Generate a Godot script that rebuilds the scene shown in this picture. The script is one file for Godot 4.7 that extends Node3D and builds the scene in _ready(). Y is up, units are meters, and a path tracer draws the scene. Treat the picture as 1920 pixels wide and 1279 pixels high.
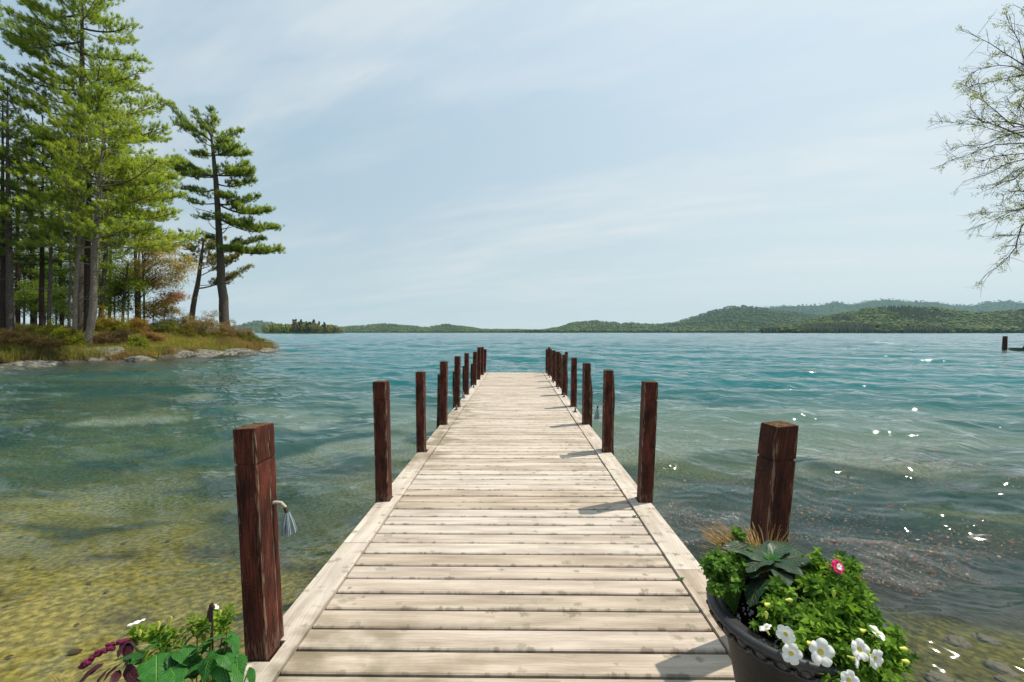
extends Node3D
# A weathered dock reaching into a lake: pines on the rocky point to the left, planters at the shore end, hills beyond.
# y is up, metres; the still water level is y = 0, the dock runs along -z, its boards lie at y = DECK.

const F := 790.0            # focal length in pixels of the 1920-pixel-wide photograph
const DECK := 0.35
const EYE := 1.9
const SUN := Vector3(0.62, 1.1, -0.23)

var cam: Camera3D
var taken := {}
var rng := RandomNumberGenerator.new()
var noise := FastNoiseLite.new()
var noise2 := FastNoiseLite.new()
var ridge := FastNoiseLite.new()
var M := {}
var wave_tile := PackedFloat32Array()
const WN := 256
var needle_meshes := []
var leaf_meshes := []
var shore := PackedVector2Array([Vector2(-140, -6), Vector2(-70, -9), Vector2(-45, -17.5), Vector2(-29, -22.3), Vector2(-27.4, -25.3), Vector2(-25.4, -27.8), Vector2(-24.7, -30.5), Vector2(-25.4, -35.5), Vector2(-25.0, -40), Vector2(-25.4, -44), Vector2(-27, -46.8), Vector2(-32, -51), Vector2(-41, -55), Vector2(-55, -58), Vector2(-90, -61), Vector2(-140, -61)])


# ---------------------------------------------------------------- mesh collecting
class MB:
	var v := PackedVector3Array()
	var n := PackedVector3Array()
	var uv := PackedVector2Array()
	var uv2 := PackedVector2Array()
	var c := PackedColorArray()
	var i := PackedInt32Array()

	func vert(p: Vector3, nn: Vector3, t := Vector2.ZERO) -> int:
		v.append(p); n.append(nn); uv.append(t)
		return v.size() - 1

	func tri(a: int, b: int, d: int) -> void:
		i.append(a); i.append(b); i.append(d)

	func quad(a: Vector3, b: Vector3, d: Vector3, e: Vector3, t0 := Vector2.ZERO, t1 := Vector2.ONE) -> void:
		# corners clockwise seen from the front
		var nn := (d - a).cross(b - a).normalized()
		var k := v.size()
		vert(a, nn, t0); vert(b, nn, Vector2(t1.x, t0.y)); vert(d, nn, t1); vert(e, nn, Vector2(t0.x, t1.y))
		i.append_array(PackedInt32Array([k, k + 1, k + 2, k, k + 2, k + 3]))

	func smooth() -> void:
		n.resize(v.size())
		n.fill(Vector3.ZERO)
		for k in range(0, i.size(), 3):
			var f := (v[i[k + 2]] - v[i[k]]).cross(v[i[k + 1]] - v[i[k]])
			n[i[k]] += f; n[i[k + 1]] += f; n[i[k + 2]] += f
		for k in n.size():
			n[k] = n[k].normalized() if n[k].length_squared() > 1e-20 else Vector3.UP

	func tube(p: Array, r: Array, sides := 6, vscale := 1.0, cap := true, wobble := 0.0) -> void:
		if p.size() < 2:
			return
		var k0 := v.size()
		var side := Vector3.ZERO
		var run := 0.0
		for a in p.size():
			var t: Vector3 = (p[mini(a + 1, p.size() - 1)] - p[maxi(a - 1, 0)]).normalized()
			if side == Vector3.ZERO:
				side = t.cross(Vector3.RIGHT if absf(t.x) < 0.8 else Vector3.UP).normalized()
			else:
				side = (side - t * side.dot(t)).normalized()
			var up := side.cross(t)
			if a > 0:
				run += p[a].distance_to(p[a - 1])
			for s in sides + 1:
				var an := TAU * s / sides
				var d := side * cos(an) + up * sin(an)
				var rr: float = r[a] * (1.0 + wobble * sin(an * 3.0 + a * 1.7) * sin(a * 2.3 + 1.0))
				vert(p[a] + d * rr, d, Vector2(float(s) / sides, run * vscale))
		for a in p.size() - 1:
			for s in sides:
				var q := k0 + a * (sides + 1) + s
				i.append_array(PackedInt32Array([q, q + sides + 1, q + 1, q + 1, q + sides + 1, q + sides + 2]))
		if cap:
			var e := vert(p[-1], (p[-1] - p[-2]).normalized())
			for s in sides:
				var q := k0 + (p.size() - 1) * (sides + 1) + s
				tri(q, e, q + 1)

	func box(lo: Vector3, hi: Vector3, bevel := 0.0) -> void:
		# a box whose twelve edges are chamfered by bevel
		var m := (lo + hi) / 2
		var h := (hi - lo) / 2
		for ax in 3:
			for s in [-1.0, 1.0]:
				var u := (ax + 1) % 3
				var w := (ax + 2) % 3
				var q := []
				for k in [[-1, -1], [1, -1], [1, 1], [-1, 1]]:
					var p := Vector3.ZERO
					p[ax] = h[ax] * s
					p[u] = (h[u] - bevel) * k[0]
					p[w] = (h[w] - bevel) * k[1]
					q.append(m + p)
				if s > 0:
					quad(q[3], q[2], q[1], q[0])
				else:
					quad(q[0], q[1], q[2], q[3])
		if bevel <= 0.0:
			return
		for ax in 3:
			var u := (ax + 1) % 3
			var w := (ax + 2) % 3
			for su in [-1.0, 1.0]:
				for sw in [-1.0, 1.0]:
					var q := []
					for k in [[-1, 0], [1, 0], [1, 1], [-1, 1]]:
						var p := Vector3.ZERO
						p[ax] = (h[ax] - bevel) * k[0]
						p[u] = (h[u] - (bevel if k[1] else 0.0)) * su
						p[w] = (h[w] - (0.0 if k[1] else bevel)) * sw
						q.append(m + p)
					if su * sw > 0:
						quad(q[3], q[2], q[1], q[0])
					else:
						quad(q[0], q[1], q[2], q[3])

	func lathe(prof: Array, segs: int, at := Vector3.ZERO) -> void:
		var k0 := v.size()
		for a in prof.size():
			for s in segs + 1:
				var an := TAU * s / segs
				vert(at + Vector3(cos(an) * prof[a].x, prof[a].y, sin(an) * prof[a].x), Vector3.UP, Vector2(float(s) / segs * 4.0, float(a) / prof.size()))
		var k := v.size()
		for a in prof.size() - 1:
			for s in segs:
				var q := k0 + a * (segs + 1) + s
				i.append_array(PackedInt32Array([q, q + segs + 1, q + 1, q + 1, q + segs + 1, q + segs + 2]))
		# smooth normals of this piece from its profile
		for a in prof.size():
			var t: Vector2 = (prof[mini(a + 1, prof.size() - 1)] - prof[maxi(a - 1, 0)]).normalized()
			for s in segs + 1:
				var an := TAU * s / segs
				n[k0 + a * (segs + 1) + s] = Vector3(cos(an) * t.y, -t.x, sin(an) * t.y).normalized()
		if k == 0:
			return

	func mesh() -> ArrayMesh:
		# a face's winding follows its normals
		for k in range(0, i.size(), 3):
			var f := (v[i[k + 2]] - v[i[k]]).cross(v[i[k + 1]] - v[i[k]])
			if f.dot(n[i[k]] + n[i[k + 1]] + n[i[k + 2]]) < 0.0:
				var o := i[k]
				i[k] = i[k + 1]
				i[k + 1] = o
		var a := []
		a.resize(Mesh.ARRAY_MAX)
		a[Mesh.ARRAY_VERTEX] = v
		a[Mesh.ARRAY_NORMAL] = n
		if uv.size() == v.size():
			a[Mesh.ARRAY_TEX_UV] = uv
		if uv2.size() == v.size():
			a[Mesh.ARRAY_TEX_UV2] = uv2
		if c.size() == v.size():
			a[Mesh.ARRAY_COLOR] = c
		a[Mesh.ARRAY_INDEX] = i
		var m := ArrayMesh.new()
		m.add_surface_from_arrays(Mesh.PRIMITIVE_TRIANGLES, a)
		return m


# ---------------------------------------------------------------- naming and placing
func numbered(called: String) -> String:
	var k: int = taken.get(called, 0)
	taken[called] = k + 1
	return called if k == 0 else "%s_%03d" % [called, k]


func tag(o: Node, label: String, category: String, group := "", kind := "") -> Node:
	o.set_meta("label", label)
	if category: o.set_meta("category", category)
	if group: o.set_meta("group", group)
	if kind: o.set_meta("kind", kind)
	return o


func thing(called: String, label: String, category: String, where := Vector3.ZERO, group := "") -> Node3D:
	var o := Node3D.new()
	o.name = numbered(called)
	add_child(o, true)
	o.position = where
	tag(o, label, category, group)
	return o


func part(called: String, mesh: Mesh, m: Material, parent: Node = self) -> MeshInstance3D:
	var o := MeshInstance3D.new()
	o.name = numbered(called) if parent == self else called
	o.mesh = mesh
	o.material_override = m
	parent.add_child(o, true)
	return o


func structure(called: String, mesh: Mesh, m: Material, label := "") -> MeshInstance3D:
	var o := part(called, mesh, m)
	o.set_meta("kind", "structure")
	if label: o.set_meta("label", label)
	return o


func many(called: String, mesh: Mesh, m: Material, places: Array, colors: Array, parent: Node = self) -> MultiMeshInstance3D:
	var mm := MultiMesh.new()
	mm.transform_format = MultiMesh.TRANSFORM_3D
	mm.use_colors = true
	mm.mesh = mesh
	mm.instance_count = places.size()
	for k in places.size():
		mm.set_instance_transform(k, places[k])
		mm.set_instance_color(k, colors[k])
	var o := MultiMeshInstance3D.new()
	o.name = numbered(called) if parent == self else called
	o.multimesh = mm
	o.material_override = m
	o.set_meta("kind", "stuff")
	parent.add_child(o, true)
	return o


func at(px: float, py: float, d: float) -> Vector3:
	# the point that lies d metres out along -z in the direction of a pixel of the photograph
	var r := cam.transform.basis * Vector3((px - 960.0) / F, -(py - 639.5) / F, -1.0)
	return cam.position + r * (d / -r.z)


# ---------------------------------------------------------------- materials
func lin(r: float, g: float, b: float) -> Color:
	return Color(r, g, b).linear_to_srgb()


func mat(called: String, c: Color, rough := 0.85, spec := 0.3) -> StandardMaterial3D:
	var m := StandardMaterial3D.new()
	m.resource_name = called
	m.albedo_color = c.linear_to_srgb()
	m.roughness = rough
	m.metallic_specular = spec
	M[called] = m
	return m


func noise_tex(freq: float, lo: Color, hi: Color, size := 256, octaves := 4, seed_ := 1, mid = null, width := 0) -> NoiseTexture2D:
	var t := NoiseTexture2D.new()
	var f := FastNoiseLite.new()
	f.noise_type = FastNoiseLite.TYPE_SIMPLEX
	f.frequency = freq
	f.fractal_octaves = octaves
	f.seed = seed_
	t.noise = f
	t.width = width if width else size
	t.height = size
	t.seamless = true
	var g := Gradient.new()
	g.set_color(0, lo)
	g.set_color(1, hi)
	if mid != null:
		g.add_point(0.5, mid)
	t.color_ramp = g
	return t


func relief(m: StandardMaterial3D, freq: float, cm: float, size := 256, octaves := 4, seed_ := 5) -> void:
	m.heightmap_enabled = true
	m.heightmap_texture = noise_tex(freq, Color.BLACK, Color.WHITE, size, octaves, seed_)
	m.heightmap_scale = cm


func grain_image(seed_: int, w: int, h: int, light: Color, dark: Color, cathedral: float) -> ImageTexture:
	# wood grain running along the picture's width
	var im := Image.create(w, h, false, Image.FORMAT_RGB8)
	var f := FastNoiseLite.new()
	f.seed = seed_
	f.frequency = 1.0
	f.fractal_octaves = 2
	for x in w:
		var sx := float(x) / w
		var bow := cathedral * (f.get_noise_2d(sx * 2.0, 3.0) + 0.5 * f.get_noise_2d(sx * 6.0, 9.0))
		for y in h:
			var sy := float(y) / h
			var ring := sin((sy * (5.0 + 2.0 * cathedral) + bow * (1.2 - absf(sy - 0.5)) * 2.2) * TAU * 1.3)
			var fine := f.get_noise_2d(sx * 9.0, sy * 60.0) * 0.6 + f.get_noise_2d(sx * 40.0, sy * 150.0) * 0.4
			var patch := f.get_noise_2d(sx * 3.0 + 40.0, sy * 1.5)
			var k := clampf(0.32 + 0.18 * pow(maxf(ring, 0.0), 3.0) - 0.42 * fine - 0.5 * patch, 0.0, 1.0)
			im.set_pixel(x, y, light.lerp(dark, k))
	return ImageTexture.create_from_image(im)


func make_materials() -> void:
	# --- boards: three grain pictures in two tones; the stains lie in a second layer
	var stains := stain_map()
	var k := 0
	for tone in [[Color(0.77, 0.72, 0.665), Color(0.56, 0.505, 0.45)], [Color(0.795, 0.755, 0.705), Color(0.60, 0.55, 0.50)], [Color(0.75, 0.695, 0.63), Color(0.54, 0.485, 0.425)]]:
		var im := grain_image(11 + k, 768, 96, tone[0], tone[1], [0.25, 0.9, 0.5][k])
		for t in [1.0, 0.95]:
			var m := mat("board_%d" % k, Color(t, t, t), 0.82, 0.25)
			m.resource_name = "weathered_board"
			M["board%d" % (k * 2 + (0 if t == 1.0 else 1))] = m
			m.albedo_texture = im
			m.heightmap_enabled = true
			m.heightmap_texture = im
			m.heightmap_scale = 0.25
			m.detail_enabled = true
			m.detail_albedo = stains
			m.detail_uv_layer = BaseMaterial3D.DETAIL_UV_2
			m.detail_blend_mode = BaseMaterial3D.BLEND_MODE_MIX
		k += 1
	# --- posts
	for q in [["post_wood", 31, Color(0.385, 0.19, 0.143), Color(0.14, 0.075, 0.058)], ["post_wood_dark", 37, Color(0.34, 0.18, 0.135), Color(0.14, 0.075, 0.058)]]:
		var m := mat(q[0], Color.WHITE, 0.75, 0.3)
		m.albedo_texture = post_image(q[1], q[2], q[3])
		m.heightmap_enabled = true
		m.heightmap_texture = m.albedo_texture
		m.heightmap_scale = 0.4
	var eg := mat("end_grain", Color.WHITE, 0.95, 0.2)
	eg.albedo_texture = noise_tex(0.05, Color(0.20, 0.13, 0.09), Color(0.46, 0.38, 0.27), 128, 4, 8)
	eg.uv1_triplanar = true
	eg.uv1_scale = Vector3(5, 5, 5)
	var log_ := mat("log_wood", Color.WHITE, 0.9, 0.2)
	log_.albedo_texture = noise_tex(0.03, Color(0.13, 0.09, 0.07), Color(0.42, 0.33, 0.25), 128, 4, 18)
	log_.uv1_triplanar = true
	log_.uv1_scale = Vector3(6, 0.9, 6)
	relief(log_, 0.03, 1.2, 128, 4, 19)
	# --- under the deck
	mat("stringer_wood", Color(0.10, 0.075, 0.055), 0.9, 0.2)
	mat("rusty_iron", Color(0.055, 0.04, 0.035), 0.6, 0.5)
	mat("rope", Color(0.42, 0.38, 0.31), 0.95, 0.1)
	mat("rope_grey", Color(0.27, 0.33, 0.35), 0.95, 0.1)
	# --- ground: sand, litter and moss come from the vertex colours, grain from the picture
	var g := mat("ground", Color.WHITE, 0.95, 0.1)
	g.vertex_color_use_as_albedo = true
	g.albedo_texture = noise_tex(0.035, Color(0.45, 0.45, 0.43), Color(1, 1, 1), 512, 6, 3)
	g.uv1_triplanar = true
	g.uv1_world_triplanar = true
	g.uv1_scale = Vector3(0.55, 0.55, 0.55)
	relief(g, 0.03, 5.0, 512, 5, 4)
	# --- water
	var w := mat("water", Color(0.02, 0.10, 0.11), 0.04, 0.38)
	w.transparency = BaseMaterial3D.TRANSPARENCY_ALPHA
	w.albedo_color.a = 0.03
	w.normal_enabled = true
	w.normal_texture = ripple_texture()
	w.normal_scale = 0.52
	# --- rock
	var r := mat("rock", Color.WHITE, 0.9, 0.25)
	r.albedo_texture = noise_tex(0.02, Color(0.20, 0.20, 0.185), Color(0.64, 0.63, 0.58), 256, 5, 21, Color(0.42, 0.415, 0.38))
	r.uv1_triplanar = true
	r.uv1_world_triplanar = true
	r.uv1_scale = Vector3(0.55, 0.9, 0.55)
	relief(r, 0.03, 4.0, 256, 5, 22)
	# --- bark
	for b in [["bark", Color(0.22, 0.195, 0.18), Color(0.52, 0.485, 0.45), 41], ["bark_dark", Color(0.15, 0.12, 0.105), Color(0.36, 0.31, 0.275), 42], ["bark_pale", Color(0.34, 0.30, 0.27), Color(0.66, 0.62, 0.57), 43]]:
		var m := mat(b[0], Color.WHITE, 0.95, 0.15)
		m.albedo_texture = noise_tex(0.035, b[1], b[2], 256, 5, b[3])
		m.uv1_triplanar = true
		m.uv1_scale = Vector3(2.2, 0.6, 2.2)
		relief(m, 0.035, 6.0, 256, 5, b[3])
	mat("twig", Color(0.045, 0.042, 0.045), 0.8, 0.2)
	# --- leaves and needles: the tint of each tuft comes with its copy
	for l in ["needle", "leaf", "grass", "far_leaf"]:
		var m := mat(l, Color.WHITE, 0.7, 0.25)
		m.vertex_color_use_as_albedo = true
		if l != "far_leaf":
			m.backlight_enabled = true
			m.backlight = Color(1.0, 1.0, 0.78)
	# --- far land
	var far := mat("forest_floor", Color.WHITE, 0.95, 0.1)
	far.albedo_texture = noise_tex(0.02, Color(0.13, 0.20, 0.08), Color(0.30, 0.38, 0.14), 256, 5, 51, Color(0.21, 0.30, 0.11))
	far.uv1_triplanar = true
	far.uv1_world_triplanar = true
	far.uv1_scale = Vector3(0.004, 0.008, 0.004)
	# --- planter
	var pot := mat("pot_resin", Color.WHITE, 0.55, 0.45)
	pot.albedo_texture = noise_tex(0.02, Color(0.07, 0.066, 0.063), Color(0.14, 0.13, 0.12), 256, 5, 61)
	pot.uv1_triplanar = true
	pot.uv1_scale = Vector3(3, 3, 3)
	relief(pot, 0.05, 0.15, 256, 3, 62)
	var rim := mat("pot_rim", Color.WHITE, 0.45, 0.5)
	rim.albedo_texture = noise_tex(0.03, Color(0.12, 0.124, 0.132), Color(0.215, 0.22, 0.23), 128, 4, 63)
	rim.uv1_triplanar = true
	rim.uv1_scale = Vector3(4, 4, 4)
	var soil := mat("soil", Color.WHITE, 0.98, 0.1)
	soil.albedo_texture = noise_tex(0.06, Color(0.08, 0.05, 0.04), Color(0.25, 0.17, 0.13), 256, 5, 64)
	soil.uv1_triplanar = true
	soil.uv1_scale = Vector3(6, 6, 6)
	relief(soil, 0.06, 2.0, 256, 5, 65)
	mat("lake_stone", Color(0.12, 0.105, 0.07), 0.85, 0.25)
	mat("perlite", Color(0.75, 0.74, 0.71), 0.9, 0.2)
	# --- planter leaves
	for q in [["impatiens_leaf", Color(0.10, 0.235, 0.17), Color(0.32, 0.36, 0.22), Color(0.50, 0.34, 0.26), 0.42], ["lantana_leaf", Color(0.12, 0.34, 0.085), Color(0.30, 0.53, 0.19), Color(0.43, 0.62, 0.26), 0.5], ["lantana_leaf_dark", Color(0.08, 0.26, 0.075), Color(0.19, 0.40, 0.13), Color(0.33, 0.5, 0.2), 0.5], ["coleus_leaf", Color(0.20, 0.06, 0.10), Color(0.36, 0.12, 0.18), Color(0.47, 0.20, 0.22), 0.55]]:
		var m := mat(q[0], Color.WHITE, q[4], 0.4)
		m.albedo_texture = leaf_image(q[1], q[2], q[3], false)
		m.heightmap_enabled = true
		m.heightmap_texture = leaf_image(Color.WHITE, Color(0.55, 0.55, 0.55), Color(0.2, 0.2, 0.2), true)
		m.heightmap_scale = 0.45
		m.backlight_enabled = true
		m.backlight = Color(0.5, 0.55, 0.35)
	mat("petal_white", Color(0.78, 0.77, 0.74), 0.6, 0.2)
	M.petal_white.backlight_enabled = true
	M.petal_white.backlight = Color(0.6, 0.6, 0.6)
	mat("petal_pink", Color(0.62, 0.03, 0.14), 0.6, 0.2)
	mat("petal_magenta", Color(0.14, 0.02, 0.055), 0.7, 0.2)
	mat("throat_yellow", Color(0.62, 0.50, 0.05), 0.7, 0.2)
	mat("bud_yellow", Color(0.55, 0.58, 0.12), 0.7, 0.2)
	mat("stem_green", Color(0.11, 0.20, 0.035), 0.7, 0.3)
	mat("stem_dark", Color(0.05, 0.03, 0.03), 0.7, 0.3)
	mat("house_white", Color(0.75, 0.75, 0.73), 0.8, 0.3)
	mat("roof_grey", Color(0.12, 0.11, 0.11), 0.9, 0.2)


func stain_map() -> ImageTexture:
	# lichen, mildew and leaf marks on the whole deck, seen from above: x across, y outwards along the dock
	var w := 512
	var h := 2048
	var im := Image.create(w, h, false, Image.FORMAT_RGBA8)
	im.fill(Color(0.3, 0.29, 0.2, 0.0))
	var f := FastNoiseLite.new()
	f.seed = 77
	f.frequency = 0.02
	f.fractal_octaves = 5
	# broad mildew where the photograph shows it: along the side of the pines and at the shore end
	for y in h:
		var z := 17.5 * y / h            # metres out from z = +1
		for x in w:
			var sx := float(x) / w
			var side := smoothstep(0.42, 0.02, sx) * (smoothstep(4.5, 6.5, z) * smoothstep(13.0, 9.0, z))
			var first := smoothstep(0.75, 0.1, sx) * smoothstep(3.45, 3.0, z)
			var out := 0.45 * smoothstep(7.0, 11.0, z)
			var a := f.get_noise_2d(x * 0.55, y * 1.3) * 0.5 + 0.5
			var b := f.get_noise_2d(x * 0.2 + 900.0, y * 3.0)
			var s := clampf((a - 0.62 + 0.30 * maxf(side, first) + 0.10 * out) * 3.2 + b * 0.5, 0.0, 1.0) * (0.16 + 0.5 * maxf(side, first) + 0.1 * out)
			if s > 0.01:
				im.set_pixel(x, y, Color(0.40, 0.37, 0.27, s))
	# mildew creeping from the joints between the planks
	for k in 118:
		var zj := 0.4 + k * 0.149
		for x in w:
			var a := f.get_noise_2d(x * 2.2 + k * 77.0, k * 31.0)
			var b := f.get_noise_2d(x * 9.0 + k * 50.0, 400.0)
			if a < 0.0:
				continue
			var deep_ := a * 4.0 + b * 1.6 - 0.1
			for e in range(-4, 5):
				var iy := int((zj - 0.4 - 0.0) / 17.5 * h - 0.4 / 17.5 * h) + e
				if absf(e) <= deep_ and iy >= 0 and iy < h:
					var o := im.get_pixel(x, iy)
					im.set_pixel(x, iy, Color(0.20, 0.19, 0.14, maxf(o.a, clampf(0.15 + a * 0.8, 0.0, 0.45))))
	rng.seed = 7
	for k in 1500:
		var z := 17.5 * pow(rng.randf(), 1.15)
		var cx := rng.randf() * w
		var near_side := rng.randf()
		if near_side < 0.4:
			cx = w * (0.78 + 0.22 * rng.randf())
		elif near_side < 0.5:
			cx = w * 0.11 * rng.randf()
		if z > 3.4 and z < 5.5 and cx < w * 0.55 and rng.randf() < 0.6:
			continue
		var r := rng.randf_range(1.5, 4.2) * (1.6 if rng.randf() < 0.1 else 1.0)
		var cy := z / 17.5 * h
		var col := Color(0.40, 0.375, 0.31) if rng.randf() < 0.8 else Color(0.42, 0.44, 0.36)
		var al := rng.randf_range(0.15, 0.65)
		var ph := rng.randf() * 100.0
		for dy in range(-6, 7):
			for dx in range(-10, 11):
				var q := Vector2(dx * 0.55, dy * 1.45).length() / r + f.get_noise_2d(dx * 9.0 + ph * 30.0, dy * 9.0) * 0.9
				if q < 1.0:
					var ix := int(cx) + dx
					var iy := int(cy) + dy
					if ix >= 0 and ix < w and iy >= 0 and iy < h:
						var o := im.get_pixel(ix, iy)
						var aa := al * clampf((1.0 - q) * 3.0, 0.0, 1.0)
						if aa > o.a:
							im.set_pixel(ix, iy, Color(col.r, col.g, col.b, aa))
	return ImageTexture.create_from_image(im)


func post_image(seed_: int, light: Color, dark: Color) -> ImageTexture:
	# stained timber: grain upright, worn arrises and chips where the bare grey wood shows
	var w := 256
	var h := 512
	var im := Image.create(w, h, false, Image.FORMAT_RGB8)
	var f := FastNoiseLite.new()
	f.seed = seed_
	f.frequency = 1.0
	f.fractal_octaves = 3
	for x in w:
		var u := float(x) / w
		var corner := absf(fposmod(u * 4.0 + 0.5, 1.0) - 0.5)      # 0 on an arris
		for y in h:
			var t := float(y) / h
			var g := f.get_noise_2d(u * 60.0, t * 5.0) * 0.7 + f.get_noise_2d(u * 160.0, t * 14.0) * 0.4
			var p := f.get_noise_2d(u * 5.0 + 20.0, t * 4.0)
			var c := light.lerp(dark, clampf(0.45 - g * 0.9 - p * 0.6, 0.0, 1.0))
			var worn := f.get_noise_2d(u * 30.0 + 50.0, t * 9.0) + 0.5 - corner * 4.5
			if worn > 0.1:
				c = c.lerp(Color(0.52, 0.45, 0.37), clampf((worn - 0.1) * 2.0, 0.0, 0.85))
			var foot := f.get_noise_2d(u * 40.0 + 8.0, t * 12.0) - 0.15 - smoothstep(0.0, 0.18, t) * 1.2 + 0.45
			if foot > 0.0:
				c = c.lerp(Color(0.44, 0.38, 0.32), clampf(foot * 2.0, 0.0, 0.6))
			var chip := f.get_noise_2d(u * 55.0 + 300.0, t * 80.0)
			if chip > 0.56:
				c = c.lerp(Color(0.66, 0.62, 0.56), clampf((chip - 0.56) * 6.0, 0.0, 0.8))
			im.set_pixel(x, y, c)
	return ImageTexture.create_from_image(im)


func leaf_image(flesh: Color, vein: Color, rib: Color, height: bool) -> ImageTexture:
	# u across the leaf (0..1, rib at 0.5), v from stalk to tip
	var w := 96
	var h := 192
	var im := Image.create(w, h, false, Image.FORMAT_RGB8)
	var f := FastNoiseLite.new()
	f.seed = 5
	f.frequency = 0.05
	for y in h:
		var t := float(y) / h
		for x in w:
			var s := absf(float(x) / w - 0.5)
			var along := t - s * 0.62                   # side veins run forward
			var d := absf(fposmod(along * 9.0, 1.0) - 0.5) * 2.0
			var c := flesh
			if not height:
				c = flesh.lerp(vein, clampf(0.25 + f.get_noise_2d(x * 1.3, y * 1.3) * 0.5, 0.0, 0.5))
			c = c.lerp(vein, smoothstep(0.28, 0.0, 1.0 - d) * smoothstep(0.5, 0.1, s))
			c = c.lerp(rib, smoothstep(0.024, 0.008, s))
			im.set_pixel(x, y, c)
	return ImageTexture.create_from_image(im)


# ---------------------------------------------------------------- waves
func make_wave_tile() -> void:
	# a periodic patch of choppy water built of sine waves
	wave_tile.resize(WN * WN)
	rng.seed = 9
	for k in 46:
		var kz := rng.randi_range(2, 17)
		var kx := int(round(kz * rng.randfn(0.06, 0.55)))
		var amp := pow(Vector2(kx, kz).length(), -1.15) * rng.randf_range(0.5, 1.2)
		var ph := rng.randf() * TAU
		var s := PackedFloat32Array()
		s.resize(WN)
		for q in WN:
			s[q] = amp * sin(TAU * q / WN + ph)
		# every value of the wave is one of WN phases of the sine
		for y in WN:
			var base := y * kz
			var row := y * WN
			for x in WN:
				wave_tile[row + x] += s[(base + x * kx) & (WN - 1)]
	var mean := 0.0
	var sq := 0.0
	for q in wave_tile.size():
		mean += wave_tile[q]
		sq += wave_tile[q] * wave_tile[q]
	var dev := sqrt(sq / wave_tile.size())
	for q in wave_tile.size():
		var y := wave_tile[q] / dev
		wave_tile[q] = y + 0.16 * y * absf(y) * (1.0 if y > 0 else -0.6)


func tile(u: float, v: float) -> float:
	var x := u * WN
	var y := v * WN
	var ix := int(floor(x))
	var iy := int(floor(y))
	var fx := x - ix
	var fy := y - iy
	fx = fx * fx * (3.0 - 2.0 * fx)
	fy = fy * fy * (3.0 - 2.0 * fy)
	var x0 := ix & (WN - 1)
	var x1 := (ix + 1) & (WN - 1)
	var y0 := (iy & (WN - 1)) * WN
	var y1 := ((iy + 1) & (WN - 1)) * WN
	return lerpf(lerpf(wave_tile[y0 + x0], wave_tile[y0 + x1], fx), lerpf(wave_tile[y1 + x0], wave_tile[y1 + x1], fx), fy)


func wave(x: float, z: float) -> float:
	# height of the water; calmer in the cove behind the point
	var calm := lerpf(0.62, 1.0, smoothstep(-13.0, -3.0, x + 0.25 * z + 3.0))
	calm = lerpf(calm, 1.0, smoothstep(-30.0, -48.0, z))
	calm *= smoothstep(-0.2, -4.0, z) * 0.4 + 0.6
	var far := 1.0 + smoothstep(-20.0, -60.0, z) * 1.4
	var a := tile((x * 0.97 + z * 0.24) / 11.3, (z * 0.97 - x * 0.24) / 11.3) * 0.055
	var b := tile((x * 0.93 - z * 0.37) / 4.1 + 0.3, (z * 0.93 + x * 0.37) / 4.1) * 0.023
	var c := tile((x * 0.88 + z * 0.47) / 29.0 + 0.1, (z * 0.88 - x * 0.47) / 29.0) * 0.055 * far
	var near := 0.0
	if z > -32.0:
		near = tile((x * 0.79 - z * 0.61) / 1.55 + 0.7, (z * 0.79 + x * 0.61) / 1.55) * 0.0042 * smoothstep(-32.0, -18.0, z)
	return (a + b + c + near) * calm


func ripple_texture() -> ImageTexture:
	var im := Image.create(WN, WN, false, Image.FORMAT_RGB8)
	# slopes of the tile, so that the picture repeats without a seam
	for y in WN:
		for x in WN:
			var dx := wave_tile[y * WN + ((x + 1) & 255)] - wave_tile[y * WN + ((x - 1) & 255)]
			var dy := wave_tile[((y + 1) & 255) * WN + x] - wave_tile[((y - 1) & 255) * WN + x]
			var nn := Vector3(-dx * 0.95, dy * 0.95, 1.0).normalized()
			im.set_pixel(x, y, Color(nn.x * 0.5 + 0.5, nn.y * 0.5 + 0.5, nn.z * 0.5 + 0.5))
	return ImageTexture.create_from_image(im)


func spaced(reach: float, first: float, growth: float) -> PackedFloat32Array:
	var out := PackedFloat32Array([0.0])
	var p := 0.0
	while p < reach:
		p += first + growth * p
		out.append(p)
	return out


# ---------------------------------------------------------------- the land under and around the lake
func inland(x: float, z: float) -> float:
	# metres inside the shoreline of the point (negative: out in the water)
	var p := Vector2(x, z)
	var best := 1e9
	for k in shore.size() - 1:
		var q := Geometry2D.get_closest_point_to_segment(p, shore[k], shore[k + 1])
		best = minf(best, p.distance_squared_to(q))
	return sqrt(best) * (1.0 if Geometry2D.is_point_in_polygon(p, shore) else -1.0)


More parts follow.
